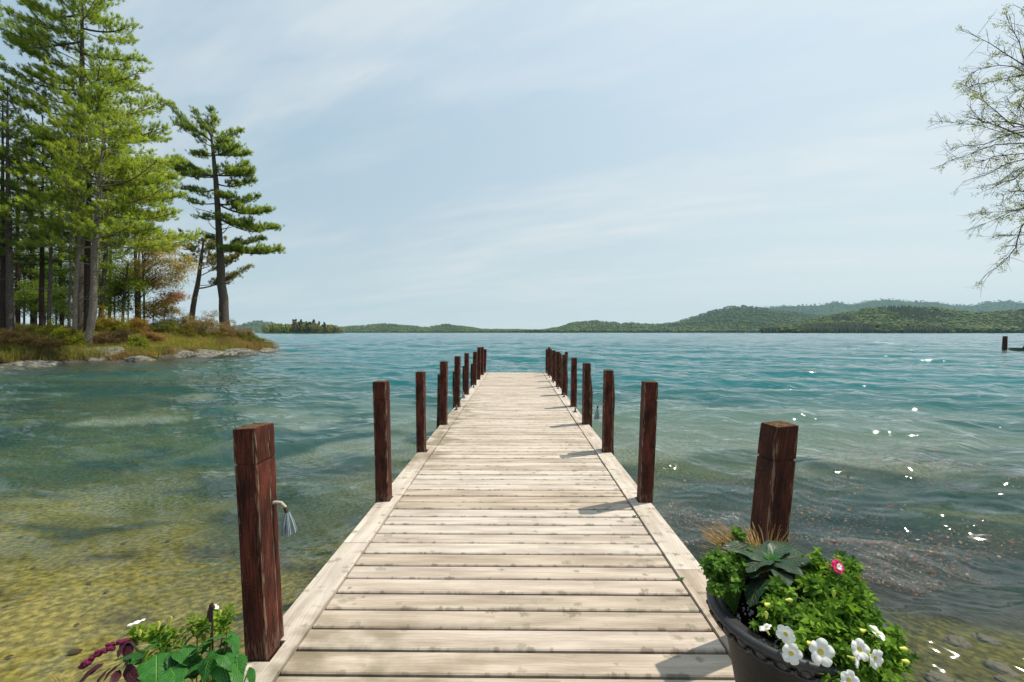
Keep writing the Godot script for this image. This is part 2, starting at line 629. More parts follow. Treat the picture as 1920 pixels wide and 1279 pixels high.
func land(x: float, z: float) -> float:
	var bump := noise.get_noise_2d(x * 3.0, z * 3.0)
	# the bed falls away from the shore under the dock
	var out := -z - 1.25 + 0.35 * sin(x * 1.7) + bump * 0.3
	var bed: float
	if out < 0.0:
		bed = minf(0.34, -out * 0.55) + bump * 0.04
	else:
		bed = -minf(out * 0.19 + 0.02, 1.15 + maxf(0.0, out - 8.0) * 0.055)
		bed -= maxf(0.0, out - 34.0) * 0.12
		bed = maxf(bed, -11.5) + bump * 0.05
	if absf(x) < 1.6 and out < 0.0:
		bed = minf(bed, -0.1)
	# the right-hand bank lies beyond the frame
	var side := (x - 1.32 * -z - 6.0) * 0.6
	if side > -3.0 and z > -75.0:
		bed = maxf(bed, minf(0.5, side * 0.25) + bump * 0.1)
	if x < -6.0:
		# the sheltered cove stays shallow
		var cove := smoothstep(-6.0, -16.0, x) * smoothstep(-42.0, -22.0, z)
		bed = maxf(bed, lerpf(bed, -0.55 + bump * 0.12, cove)) if bed < 0.0 else bed
		if x < -14.0 and z < -2.0 and z > -90.0:
			var s := inland(x, z)
			if s > 0.0:
				var top := 0.06 + 0.5 * (1.0 - exp(-s / 1.4)) + 0.13 * minf(s, 6.0) + 0.075 * clampf(s - 6.0, 0.0, 16.0) + bump * 0.22
				top *= lerpf(1.0, 0.8, smoothstep(-36.0, -42.0, z))
				bed = top
			elif s > -16.0:
				bed = maxf(bed, s * 0.2 - 0.02)
	return bed


func build_ground() -> void:
	var right := spaced(100.0, 0.16, 0.024)
	var left := spaced(140.0, 0.16, 0.016)
	var out := spaced(150.0, 0.14, 0.014)
	var xs := []
	for k in range(left.size() - 1, 0, -1):
		xs.append(-left[k])
	xs.append_array(Array(right))
	var zs := []
	for k in range(out.size() - 1, 0, -1):
		zs.append(-out[k])
	for k in 9:
		zs.append(k * 1.2)
	var b := MB.new()
	var nx := xs.size()
	for z in zs:
		for x in xs:
			var y := land(x, z)
			b.v.append(Vector3(x, y, z))
			b.c.append(ground_color(x, y, z))
	for r in zs.size() - 1:
		for q in nx - 1:
			var a := r * nx + q
			b.i.append_array(PackedInt32Array([a, a + 1, a + nx + 1, a, a + nx + 1, a + nx]))
	b.smooth()
	structure("ground", b.mesh(), M.ground, "sandy lake bed rising to the pine-covered point and banks")
	# the deep bed out to the far shore
	var d := MB.new()
	d.quad(Vector3(-5000, -12.2, -7000), Vector3(5000, -12.2, -7000), Vector3(5000, -12.2, 40), Vector3(-5000, -12.2, 40))
	d.c = PackedColorArray([Color(0.32, 0.27, 0.15), Color(0.32, 0.27, 0.15), Color(0.32, 0.27, 0.15), Color(0.32, 0.27, 0.15)])
	structure("deep_lake_bed", d.mesh(), M.ground, "deep silty bed of the open lake")


func ground_color(x: float, y: float, z: float) -> Color:
	var a := noise.get_noise_2d(x * 5.0, z * 5.0)
	var b := noise2.get_noise_2d(x * 1.4, z * 1.4)
	if x < -14.0 and y > -0.45 and y < 0.06:
		return Color(0.075, 0.07, 0.05).lerp(Color(0.15, 0.14, 0.11), clampf(0.5 + a * 2.0, 0.0, 1.0))
	if y < 0.06:
		# silt with weed in patches; a tongue of golden sand is swept clean in the shallows of the cove
		var c := Color(0.21, 0.195, 0.05).lerp(Color(0.13, 0.12, 0.034), clampf(0.5 + a * 1.8, 0, 1))
		c = c.lerp(Color(0.05, 0.055, 0.02), 0.8 * smoothstep(0.06, 0.2, noise2.get_noise_2d(x * 0.8 + 200.0, z * 1.3)))
		var sand := Color(0.44, 0.36, 0.085).lerp(Color(0.27, 0.225, 0.05), clampf(0.5 + a * 1.8, 0, 1))
		var swept := 1.0 - Vector2((x + 7.0) / 6.6, (z + 4.2) / 4.6).length() + 0.9 * b
		c = c.lerp(sand, smoothstep(-0.15, 0.25, swept))
		c = c.lerp(Color(0.085, 0.06, 0.03), 0.8 * smoothstep(0.14, 0.3, noise2.get_noise_2d(x * 2.6 + 70.0, z * 5.0) - 0.12 * clampf(swept, 0.0, 1.0)))
		# a bar of pale clean sand lies across the lake bed off the dock
		var bar := 1.0 - Vector2((x - 8.0) / 18.0, (z + 16.5) / 6.5).length() + 0.9 * b
		c = c.lerp(Color(0.47, 0.46, 0.29), 0.9 * smoothstep(0.0, 0.15, bar))
		# bark and leaves gathered on the bottom under the drifting litter
		if x > 1.2:
			c = c.lerp(Color(0.06, 0.045, 0.03), 0.85 * smoothstep(-0.25, 0.05, b + 0.55 - Vector2((x - 3.6) / 4.0, (z + 4.6) / 3.2).length()))
		return c
	var litter := Color(0.18, 0.125, 0.06)
	var moss := Color(0.10, 0.115, 0.025)
	var c := litter.lerp(moss, smoothstep(-0.15, 0.2, a + b * 0.6))
	if x < -14.0:
		c = c.lerp(Color(0.17, 0.16, 0.14), smoothstep(0.75, 0.45, y + a * 0.3))
	return c


func build_water() -> void:
	var xs := []
	var side := spaced(4200.0, 0.05, 0.0125)
	for k in range(side.size() - 1, 0, -1):
		xs.append(-side[k])
	xs.append_array(Array(side))
	var zs := []
	var out := spaced(6600.0, 0.035, 0.0105)
	for k in range(out.size() - 1, 0, -1):
		zs.append(-out[k] - 0.6)
	zs.append(-0.6)
	zs.append(1.0)
	var nx := xs.size()
	var nz := zs.size()
	# only where water can lie in view of the dock: a wide fan, much wider than the photograph
	var number := {}
	var b := MB.new()
	var mark := PackedInt32Array()
	mark.resize(nx * nz)
	mark.fill(-1)
	for r in nz:
		var z: float = zs[r]
		var most := -z * 1.62 + 5.0
		for q in nx:
			var x: float = xs[q]
			if absf(x) > most:
				continue
			mark[r * nx + q] = b.v.size()
			var y := wave(x, z) if z > -900.0 else 0.0
			b.v.append(Vector3(x, y, z))
			b.uv.append(Vector2(x * 0.9 + z * 0.3, z * 0.9 - x * 0.3) / 2.3)
	for r in nz - 1:
		for q in nx - 1:
			var k := r * nx + q
			if mark[k] < 0 or mark[k + 1] < 0 or mark[k + nx] < 0 or mark[k + nx + 1] < 0:
				continue
			b.i.append_array(PackedInt32Array([mark[k], mark[k + 1], mark[k + nx + 1], mark[k], mark[k + nx + 1], mark[k + nx]]))
	b.smooth()
	structure("lake_water", b.mesh(), M.water, "clear choppy lake surface, green over sand and blue farther out")
	print("water vertices ", b.v.size())
	# the body of the water: it swallows red and scatters green and blue, so that colour deepens with depth
	var f := FogVolume.new()
	f.name = "water_body"
	f.shape = RenderingServer.FOG_VOLUME_SHAPE_BOX
	f.size = Vector3(9800, 12.0, 6900)
	f.position = Vector3(0, -6.05, -3440)
	var fm := FogMaterial.new()
	fm.albedo = lin(0.006, 0.35, 0.38)
	fm.density = 0.08
	f.material = fm
	f.set_meta("kind", "structure")
	f.set_meta("label", "clear green-blue water filling the lake")
	add_child(f)


# ---------------------------------------------------------------- start
func _ready() -> void:
	cam = Camera3D.new()
	cam.name = "camera"
	cam.position = Vector3(0, EYE, 0)
	cam.fov = rad_to_deg(2.0 * atan(639.5 / F))
	cam.near = 0.05
	cam.far = 20000.0
	cam.rotation = Vector3(-atan(16.5 / F), atan(8.0 / F), 0)
	add_child(cam)
	cam.current = true
	noise.seed = 3
	noise.frequency = 0.05
	noise.fractal_octaves = 4
	noise2.seed = 14
	noise2.frequency = 0.12
	noise2.fractal_octaves = 3
	ridge.seed = 23
	ridge.frequency = 0.0022
	ridge.fractal_octaves = 5

	var env := Environment.new()
	env.background_mode = Environment.BG_SKY
	env.sky = Sky.new()
	var ps := PanoramaSkyMaterial.new()
	ps.panorama = sky_picture()
	env.sky.sky_material = ps
	env.background_energy_multiplier = 1.0
	env.tonemap_mode = Environment.TONE_MAPPER_LINEAR
	env.tonemap_exposure = 1.0
	env.sdfgi_enabled = true
	env.ssao_enabled = true
	env.ssil_enabled = true
	env.fog_enabled = true
	env.fog_density = 0.000065
	env.fog_light_color = Color(0.72, 0.86, 0.95)
	env.volumetric_fog_enabled = true
	env.volumetric_fog_density = 0.0
	var we := WorldEnvironment.new()
	we.environment = env
	add_child(we)
	var sun := DirectionalLight3D.new()
	sun.name = "sun"
	sun.light_energy = 1.6
	sun.light_angular_distance = 0.53
	sun.light_color = Color(1.0, 0.965, 0.90)
	sun.shadow_enabled = true
	add_child(sun)
	sun.look_at_from_position(SUN, Vector3.ZERO, Vector3.UP)

	make_wave_tile()
	make_materials()
	print("materials ", Time.get_ticks_msec())
	build_ground()
	print("ground ", Time.get_ticks_msec())
	build_water()
	print("water ", Time.get_ticks_msec())
	build_hills()
	build_island()
	print("hills ", Time.get_ticks_msec())
	build_dock()
	build_posts()
	print("dock ", Time.get_ticks_msec())
	make_foliage_meshes()
	build_rocks()
	build_pines()
	print("pines ", Time.get_ticks_msec())
	build_undergrowth()
	build_birch()
	print("undergrowth ", Time.get_ticks_msec())
	build_far_dock()
	build_planter()
	build_left_planter()
	build_litter()
	print("done ", Time.get_ticks_msec())


func sky_picture() -> ImageTexture:
	# thin high cloud over a pale blue sky, whiter towards the sun and the horizon
	var w := 2048
	var h := 1024
	var im := Image.create(w, h, false, Image.FORMAT_RGBF)
	var f := FastNoiseLite.new()
	f.seed = 4
	f.frequency = 1.0
	f.fractal_octaves = 5
	f.domain_warp_enabled = true
	f.domain_warp_amplitude = 0.5
	f.domain_warp_frequency = 0.5
	var s := SUN.normalized()
	for y in h / 2:
		var el := (0.5 - (y + 0.5) / h) * PI
		var se := sin(el)
		for x in w:
			var az := TAU * (x + 0.5) / w
			var d := Vector3(sin(az) * cos(el), se, -cos(az) * cos(el))
			var to_sun := d.dot(s)
			var low := pow(1.0 - se, 3.2)
			var c := Vector3(0.22, 0.395, 0.57).lerp(Vector3(0.62, 0.735, 0.735), low)
			var glow := pow(clampf(0.5 + 0.5 * to_sun, 0, 1), 3.0)
			c += Vector3(0.55, 0.50, 0.43) * glow
			# cirrus on a high layer, drawn out in one direction
			var k := 1.0 / (se + 0.14)
			var px := d.x * k
			var pz := d.z * k
			var u := px * 0.92 + pz * 0.38
			var q := pz * 0.92 - px * 0.38
			var c1 := f.get_noise_2d(u * 0.35 + 5.0, q * 1.1)
			var c2 := f.get_noise_2d(u * 1.3 + 25.0, q * 5.0)
			var veil := clampf(0.30 + c1 * 1.05 + c2 * 0.6 * (0.6 + c1), 0.0, 1.0)
			c = c.lerp(Vector3(0.76, 0.80, 0.81) + Vector3(0.2, 0.19, 0.17) * glow, veil * 0.54)
			im.set_pixel(x, y, Color(c.x, c.y, c.z))
	for y in range(h / 2, h):
		for x in w:
			im.set_pixel(x, y, Color(0.25, 0.3, 0.3))
	return ImageTexture.create_from_image(im)


# ---------------------------------------------------------------- far shores
func profile(pts: Array, x: float) -> float:
	if x <= pts[0].x:
		return pts[0].y
	for k in pts.size() - 1:
		if x <= pts[k + 1].x:
			var t: float = (x - pts[k].x) / (pts[k + 1].x - pts[k].x)
			t = t * t * (3.0 - 2.0 * t) * 0.5 + t * 0.5
			return lerpf(pts[k].y, pts[k + 1].y, t)
	return pts[-1].y


func far_tree_mesh(conifer: bool, seed_: int) -> ArrayMesh:
	# one metre tall, for slopes kilometres away: a ragged spire or a lumpy crown
	var r := RandomNumberGenerator.new()
	r.seed = seed_
	var b := MB.new()
	if conifer:
		for k in 5:
			var y := 0.12 + k * 0.17
			var w := 0.24 * (1.0 - k * 0.18)
			var tip := b.vert(Vector3(0, y + 0.32, 0), Vector3.UP)
			var first := b.v.size()
			for s in 7:
				var an := TAU * s / 7.0 + k
				var q := w * r.randf_range(0.7, 1.25)
				b.vert(Vector3(cos(an) * q, y + r.randf_range(-0.05, 0.03), sin(an) * q), Vector3(cos(an), 0.6, sin(an)).normalized())
			for s in 7:
				b.tri(tip, first + (s + 1) % 7, first + s)
	else:
		for k in 9:
			var an := TAU * k / 8.0
			var c := Vector3(cos(an) * 0.24, 0.55 + r.randf_range(-0.17, 0.2), sin(an) * 0.24) if k < 8 else Vector3(0, 0.82, 0)
			var q := r.randf_range(0.14, 0.22)
			lump(b, c, Vector3(q, q * 0.85, q), r, 0)
	return b.mesh()


func lump(b: MB, c: Vector3, size: Vector3, r: RandomNumberGenerator, _k: int) -> void:
	# an uneven octahedron-like blob of foliage
	var first := b.v.size()
	var rows := [[1.0, 1], [0.55, 5], [-0.25, 6], [-0.9, 1]]
	for row in rows:
		for s in row[1]:
			var an: float = TAU * s / row[1] + row[0] * 2.0
			var w := sqrt(maxf(0.0, 1.0 - row[0] * row[0]))
			var d := Vector3(cos(an) * w, row[0], sin(an) * w)
			b.vert(c + d * size * r.randf_range(0.8, 1.2), d)
	var q := first
	for s in 5:
		b.tri(q, q + 1 + (s + 1) % 5, q + 1 + s)
	for s in 6:
		var a := q + 1 + int(s * 5 / 6.0) % 5
		var a2 := q + 1 + int((s + 1) * 5 / 6.0) % 5
		b.tri(a, q + 6 + (s + 1) % 6, q + 6 + s)
		if a != a2:
			b.tri(a, a2, q + 6 + (s + 1) % 6)
		b.tri(q + 12, q + 6 + s, q + 6 + (s + 1) % 6)


func build_hills() -> void:
	var conif := [far_tree_mesh(true, 1), far_tree_mesh(true, 2)]
	var broad := [far_tree_mesh(false, 3), far_tree_mesh(false, 4)]
	# name, label, crest distance, shore distance, outline in photograph pixels, trees, share of conifers, tree height
	var hills := [
		["far_mountain", "bluish wooded mountain ridge rising farthest behind the right shore", 5200.0, 3600.0, [[1180, 622], [1300, 604], [1400, 577], [1470, 571], [1540, 569], [1564, 563.5], [1595, 567], [1640, 560], [1665, 558.5], [1700, 562], [1750, 563], [1790, 569], [1820, 569.5], [1860, 562.5], [1890, 560.5], [1925, 565], [2010, 575], [2200, 590]], 5000, 0.3, 22.0],
		["wooded_hill", "long green wooded hill with a rounded shoulder across the lake", 3000.0, 1750.0, [[985, 620], [1010, 619], [1045, 613], [1078, 603], [1116, 599.5], [1150, 602.5], [1165, 606], [1178, 603], [1195, 605], [1225, 607], [1262, 604], [1300, 592], [1340, 579], [1378, 571], [1420, 574], [1470, 581], [1540, 590], [1640, 600], [1760, 606], [2000, 612]], 11000, 0.3, 17.0],
		["wooded_headland", "nearer dark forested headland on the right of the lake", 1250.0, 880.0, [[1428, 620.5], [1450, 614], [1490, 605], [1540, 594], [1590, 584], [1640, 575], [1685, 571.5], [1740, 574], [1790, 581], [1830, 585], [1870, 583], [1925, 579], [2040, 576], [2200, 586]], 10000, 0.72, 15.0],
		["low_hill", "low green hills along the far shore of the lake", 2600.0, 1900.0, [[560, 614], [640, 612], [680, 609], [722, 605.5], [760, 609], [800, 612.5], [822, 608.5], [838, 606], [855, 609.5], [880, 612], [905, 616.5], [960, 616.5], [1020, 619], [1120, 620.5]], 6000, 0.3, 13.0],
		["dome_hill", "small dome-topped hill beyond the wooded island", 3600.0, 2700.0, [[300, 618], [420, 614], [446, 609], [462, 603.5], [484, 599], [506, 602], [528, 609], [560, 613], [640, 615], [740, 618]], 2600, 0.3, 17.0],
	]
	for q in hills:
		var crest: float = q[2]
		var foot: float = q[3]
		var line := []
		for p in q[4]:
			line.append(Vector2(p[0], p[1]))
		var b := MB.new()
		var cols := 220
		var rows := 26
		rng.seed = hash(q[0])
		var x0: float = line[0].x
		var x1: float = line[-1].x
		var height := func(px: float, t: float) -> Vector3:
			# t = 0 at the shore, 1 on the crest, then down the back
			var d := lerpf(foot, crest, t)
			var e := at(px, profile(line, px), crest)
			var top := maxf(e.y - float(q[7]) * 0.8, 1.0)
			var up := t if t < 1.0 else 2.0 - t
			var p := at(px, 623.0, d)
			var spur := ridge.get_noise_2d(p.x, p.z)
			var rise := pow(maxf(up, 0.0), 1.25) * (1.0 + spur * 0.9 * (1.0 - up))
			return Vector3(p.x, top * clampf(rise, 0.0, 1.0) - 1.5 * (1.0 - minf(up * 8.0, 1.0)), p.z)
		for r in rows + 1:
			var t := 1.5 * r / rows
			for s in cols + 1:
				b.v.append(height.call(lerpf(x0, x1, float(s) / cols), t))
		for r in rows:
			for s in cols:
				var a := (r + 1) * (cols + 1) + s
				var w := cols + 1
				b.i.append_array(PackedInt32Array([a, a + 1, a + 1 - w, a, a + 1 - w, a - w]))
		b.smooth()
		structure(q[0], b.mesh(), M.forest_floor, q[1])
		# the forest that clothes it: far too many trees to count
		var places := [[], []]
		var colors := [[], []]
		for k in int(q[5]):
			var px := lerpf(x0, x1, rng.randf())
			var t := pow(rng.randf(), 0.9) * 1.03
			if k % 9 == 0:
				t = rng.randf() * 0.03
			var p: Vector3 = height.call(px, t)
			var h: float = q[7] * rng.randf_range(0.65, 1.15)
			var stand := noise2.get_noise_2d(p.x * 0.03, p.z * 0.03)
			var con := 1 if rng.randf() < q[6] + stand * 0.9 else 0
			var wide := h * rng.randf_range(0.8, 1.15) * (0.85 if con else 1.2)
			places[con].append(Transform3D(Basis(Vector3.UP, rng.randf() * TAU).scaled(Vector3(wide, h, wide)), p - Vector3(0, h * 0.12, 0)))
			var v := rng.randf()
			if con:
				colors[1].append(Color(0.016, 0.034, 0.014).lerp(Color(0.036, 0.06, 0.022), v))
			else:
				colors[0].append(Color(0.055, 0.105, 0.022).lerp(Color(0.15, 0.19, 0.04), v * v).lerp(Color(0.14, 0.10, 0.045), 0.5 if rng.randf() < 0.12 else 0.0))
		for con in 2:
			if places[con].size():
				var o := many("conifer_forest" if con else "broadleaf_forest", conif[0] if con else broad[0], M.far_leaf, places[con], colors[con])
				o.set_meta("label", ("dark conifers on the " if con else "spring-green broadleaf wood on the ") + String(q[1]))


func build_island() -> void:
	var d := 620.0
	var b := MB.new()
	var xa := at(478, 623, d).x
	var xb := at(652, 623, d).x
	var n := 48
	var rows := 8
	for r in rows + 1:
		for s in n + 1:
			var t := float(s) / n
			var e := sin(PI * t)
			var w := float(r) / rows
			var z := -d + 40.0 * e * (w - 0.5) * 2.0
			b.v.append(Vector3(lerpf(xa, xb, t), -0.8 + 3.2 * pow(e, 0.6) * sin(PI * w) + ridge.get_noise_2d(t * 900.0, w * 900.0), z))
	for r in rows:
		for s in n:
			var a := r * (n + 1) + s
			b.i.append_array(PackedInt32Array([a, a + 1, a + n + 2, a, a + n + 2, a + n + 1]))
	b.smooth()
	structure("island", b.mesh(), M.forest_floor, "low wooded island out on the lake")
	var broad := []
	var conif := []
	for k in 4:
		broad.append(island_tree_mesh(false, 100 + k))
		conif.append(island_tree_mesh(true, 200 + k))
	rng.seed = 61
	var trunk := MB.new()
	trunk.tube([Vector3.ZERO, Vector3(0.01, 0.35, 0), Vector3(0, 0.8, 0)], [0.022, 0.018, 0.008], 5)
	var trunk_mesh := trunk.mesh()
	for k in 110:
		var px := lerpf(494, 642, (k + rng.randf()) / 110.0)
		var z := -d + rng.randf_range(-14.0, 26.0)
		var top := profile([Vector2(480, 616), Vector2(495, 606), Vector2(515, 603.5), Vector2(545, 604), Vector2(556, 600), Vector2(585, 600.5), Vector2(600, 605), Vector2(628, 606.5), Vector2(642, 615), Vector2(650, 619)], px)
		var p := at(px, 623, -z)
		var h := (623.0 - top) / F * -z + 1.0
		h *= rng.randf_range(0.62, 0.98)
		var tall := (px > 550 and px < 590) or (px > 594 and px < 612)
		var con := rng.randf() < (0.6 if tall else 0.12)
		if con and tall:
			h *= 1.22
		var hue := rng.randi() % 5
		var o := thing("island_pine" if con else "island_tree", ("dark pine standing tall above the broadleaf trees of the island" if tall else "dark pine among the broadleaf trees of the island") if con else ["yellow-green", "mid-green", "pale yellow", "bright green", "rusty brown"][hue] + " broadleaf tree in spring leaf on the island", "tree", Vector3(p.x, 0.2, z), "pines on the island" if con else "broadleaf trees on the island")
		var wide := h * rng.randf_range(0.55, 0.8) * (0.75 if con else 1.25)
		part("trunk", trunk_mesh, M.bark, o).scale = Vector3(h, h * 0.9, h)
		var c := part("crown", (conif if con else broad)[rng.randi() % 4], island_leaf(con, hue), o)
		c.scale = Vector3(wide, h, wide)
		c.rotation.y = rng.randf() * TAU
	# a white house on the far shore behind the point
	var hp := at(473, 622.8, 900.0)
	var house := thing("lake_house", "tiny white house at the far waterline beyond the point", "house", Vector3(hp.x, 0.3, hp.z))
	var hb := MB.new()
	hb.box(Vector3(-4, 0, -3), Vector3(4, 3.0, 3), 0.05)
	part("wall", hb.mesh(), M.house_white, house)
	var hr := MB.new()
	hr.quad(Vector3(-4.4, 2.9, 3.4), Vector3(-4.4, 4.8, 0), Vector3(4.4, 4.8, 0), Vector3(4.4, 2.9, 3.4))
	hr.quad(Vector3(4.4, 2.9, -3.4), Vector3(4.4, 4.8, 0), Vector3(-4.4, 4.8, 0), Vector3(-4.4, 2.9, -3.4))
	part("roof", hr.mesh(), M.roof_grey, house)


func island_leaf(con: bool, k: int) -> StandardMaterial3D:
	var called := "island_leaf_%d_%d" % [int(con), k]
	if not M.has(called):
		var c: Color = [Color(0.028, 0.05, 0.022), Color(0.04, 0.06, 0.025), Color(0.03, 0.045, 0.02), Color(0.05, 0.07, 0.03), Color(0.035, 0.055, 0.02)][k] if con else [Color(0.22, 0.23, 0.04), Color(0.12, 0.17, 0.03), Color(0.27, 0.23, 0.06), Color(0.17, 0.22, 0.035), Color(0.17, 0.125, 0.045)][k]
		mat(called, c, 0.9, 0.1).resource_name = "foliage"
	return M[called]


func island_tree_mesh(con: bool, seed_: int) -> ArrayMesh:
	# one metre tall, of many small clumps with gaps between
	var r := RandomNumberGenerator.new()
	r.seed = seed_
	var b := MB.new()
	for k in 46:
		var y := r.randf_range(0.22, 0.97) if con else r.randf_range(0.18, 0.95)
		var reach := (0.36 * (1.05 - y)) if con else 0.40 * sin(PI * clampf((y - 0.06) / 0.96, 0.0, 1.0)) * r.randf_range(0.5, 1.0)
		var an := r.randf() * TAU
		var q := r.randf_range(0.05, 0.10)
		lump(b, Vector3(cos(an) * reach, y, sin(an) * reach), Vector3(q * (1.5 if con else 1.1), q * 0.6, q * (1.5 if con else 1.1)), r, 0)
	return b.mesh()


# ---------------------------------------------------------------- the dock
const LEFT := -1.27
const RIGHT := 1.22
const END := -16.15
const NEAR := 1.4
const POSTS_LEFT := [-2.0, -3.86, -5.45, -7.05, -8.75, -10.45, -12.3, -13.7, -15.2, -16.15]
const POSTS_RIGHT := [-2.12, -3.86, -5.45, -7.1, -8.75, -10.4, -11.9, -13.3, -15.0, -16.1]


func deck_uv(x: float, z: float) -> Vector2:
	return Vector2((x - LEFT) / (RIGHT - LEFT), (NEAR - 0.4 - z) / 17.5)


func board(lo: Vector3, hi: Vector3, along_x: bool, seed_: int) -> ArrayMesh:
	# one chamfered board; first layer of coordinates runs with the grain, second lies on the whole deck
	var b := MB.new()
	b.box(lo, hi, 0.006)
	var off := Vector2(fposmod(seed_ * 0.377, 1.0), fposmod(seed_ * 0.613, 1.0))
	for k in b.v.size():
		var p := b.v[k]
		var len_ := (p.x if along_x else p.z) * 0.42
		var wid := ((p.z - lo.z) if along_x else (p.x - lo.x)) / 0.15
		if absf(b.n[k].y) < 0.5:
			wid = p.y / 0.15
		b.uv[k] = Vector2(len_, wid * 0.98) + off
		b.uv2.append(deck_uv(p.x, p.z))
	return b.mesh()


func build_dock() -> void:
	var dock := thing("wooden_dock", "long weathered plank dock running straight out into the lake", "dock")
	rng.seed = 12
	var z := NEAR
	var k := 0
	var under := MB.new()
	for x in [LEFT + 0.05, -0.4, 0.4, RIGHT - 0.05 - 0.06]:
		under.box(Vector3(x, DECK - 0.24, END + 0.02), Vector3(x + 0.06, DECK - 0.042, NEAR - 0.02))
	part("stringers", under.mesh(), M.stringer_wood, dock)
	var pitch := 0.149
	while z - pitch > END + 0.1:
		var gap := rng.randf_range(0.012, 0.018)
		var y := DECK - 0.038
		var skew := rng.randf_range(-0.002, 0.002)
		var m := board(Vector3(LEFT + 0.19 + rng.randf_range(0.001, 0.006), y + skew, z - pitch + gap), Vector3(RIGHT - 0.19 - rng.randf_range(0.004, 0.009), DECK + skew, z), true, k)
		var o := part("plank", m, M["board%d" % (rng.randi() % 6)], dock)
		o.rotation.y = rng.randf_range(-0.0007, 0.0007)
		z -= pitch
		k += 1
	var last := board(Vector3(LEFT + 0.19, DECK - 0.036, END - 0.02), Vector3(RIGHT - 0.19, DECK + 0.003, z - 0.004), true, 500)
	part("end_board", last, M.board2, dock)
	# edge boards: lengths butted end to end, notched round the posts
	for side in 2:
		var x0 := LEFT if side == 0 else RIGHT - 0.186
		var x1 := LEFT + 0.186 if side == 0 else RIGHT
		var cuts := [NEAR, -1.2, -3.05, -4.75, -6.9, -9.6, -12.0, -14.1, END - 0.02] if side == 0 else [NEAR, -0.9, -2.72, -6.2, -7.6, -9.9, -12.3, -14.3, END - 0.02]
		for c in cuts.size() - 1:
			var za: float = cuts[c]
			var zb: float = cuts[c + 1] + 0.004
			var lift := rng.randf_range(0.0, 0.004) + 0.003
			# outline with a notch at each post
			var notches := []
			for pz in (POSTS_LEFT if side == 0 else POSTS_RIGHT):
				if pz < za - 0.12 and pz > zb + 0.12:
					notches.append(pz)
			var outline := PackedVector2Array()
			var outer := x0 if side == 0 else x1
			var inner := x1 if side == 0 else x0
			var into := 0.114 if side == 0 else -0.114
			outline.append(Vector2(inner, za))
			outline.append(Vector2(outer, za))
			for pz in notches:
				outline.append_array(PackedVector2Array([Vector2(outer, pz + 0.069), Vector2(outer + into, pz + 0.069), Vector2(outer + into, pz - 0.069), Vector2(outer, pz - 0.069)]))
			outline.append(Vector2(outer, zb))
			outline.append(Vector2(inner, zb))
			var m := slab(outline, DECK - 0.036 + lift, DECK + lift, c * 7 + side)
			part("edge_board", m, M["board%d" % ([2, 3, 2, 0, 3, 2, 2, 0][c] if not (side == 1 and c == 1) else 4)], dock)


func slab(outline: PackedVector2Array, y0: float, y1: float, seed_: int) -> ArrayMesh:
	var b := MB.new()
	var inner := Geometry2D.offset_polygon(outline, -0.005)
	var top: PackedVector2Array = inner[0] if inner.size() and inner[0].size() == outline.size() else outline
	# match the shrunken outline's first corner to the outline's
	var best := 0
	for k in top.size():
		if top[k].distance_to(outline[0]) < top[best].distance_to(outline[0]):
			best = k
	var flip := Geometry2D.is_polygon_clockwise(top) != Geometry2D.is_polygon_clockwise(outline)
	var t2 := PackedVector2Array()
	for k in top.size():
		t2.append(top[(best - k + top.size() * 2) % top.size()] if flip else top[(best + k) % top.size()])
	var ids := Geometry2D.triangulate_polygon(t2)
	for p in t2:
		b.vert(Vector3(p.x, y1, p.y), Vector3.UP)
	b.i.append_array(ids)
	for k in outline.size():
		var k2 := (k + 1) % outline.size()
		var a := outline[k]
		var c := outline[k2]
		b.quad(Vector3(t2[k].x, y1, t2[k].y), Vector3(t2[k2].x, y1, t2[k2].y), Vector3(c.x, y1 - 0.005, c.y), Vector3(a.x, y1 - 0.005, a.y))
		b.quad(Vector3(a.x, y1 - 0.005, a.y), Vector3(c.x, y1 - 0.005, c.y), Vector3(c.x, y0, c.y), Vector3(a.x, y0, a.y))
	var mid := Vector2.ZERO
	for p in outline:
		mid += p / outline.size()
	for k in b.v.size():
		var p := b.v[k]
		# flat faces that look inwards are turned outwards
		if k >= t2.size() and b.n[k].y < -0.1:
			b.n[k] = -b.n[k]
		b.uv[k] = Vector2(p.z * 0.42 + seed_ * 0.37, (p.x - LEFT) / 0.2 + p.y * 5.0)
		b.uv2.append(deck_uv(p.x, p.z))
	return b.mesh()


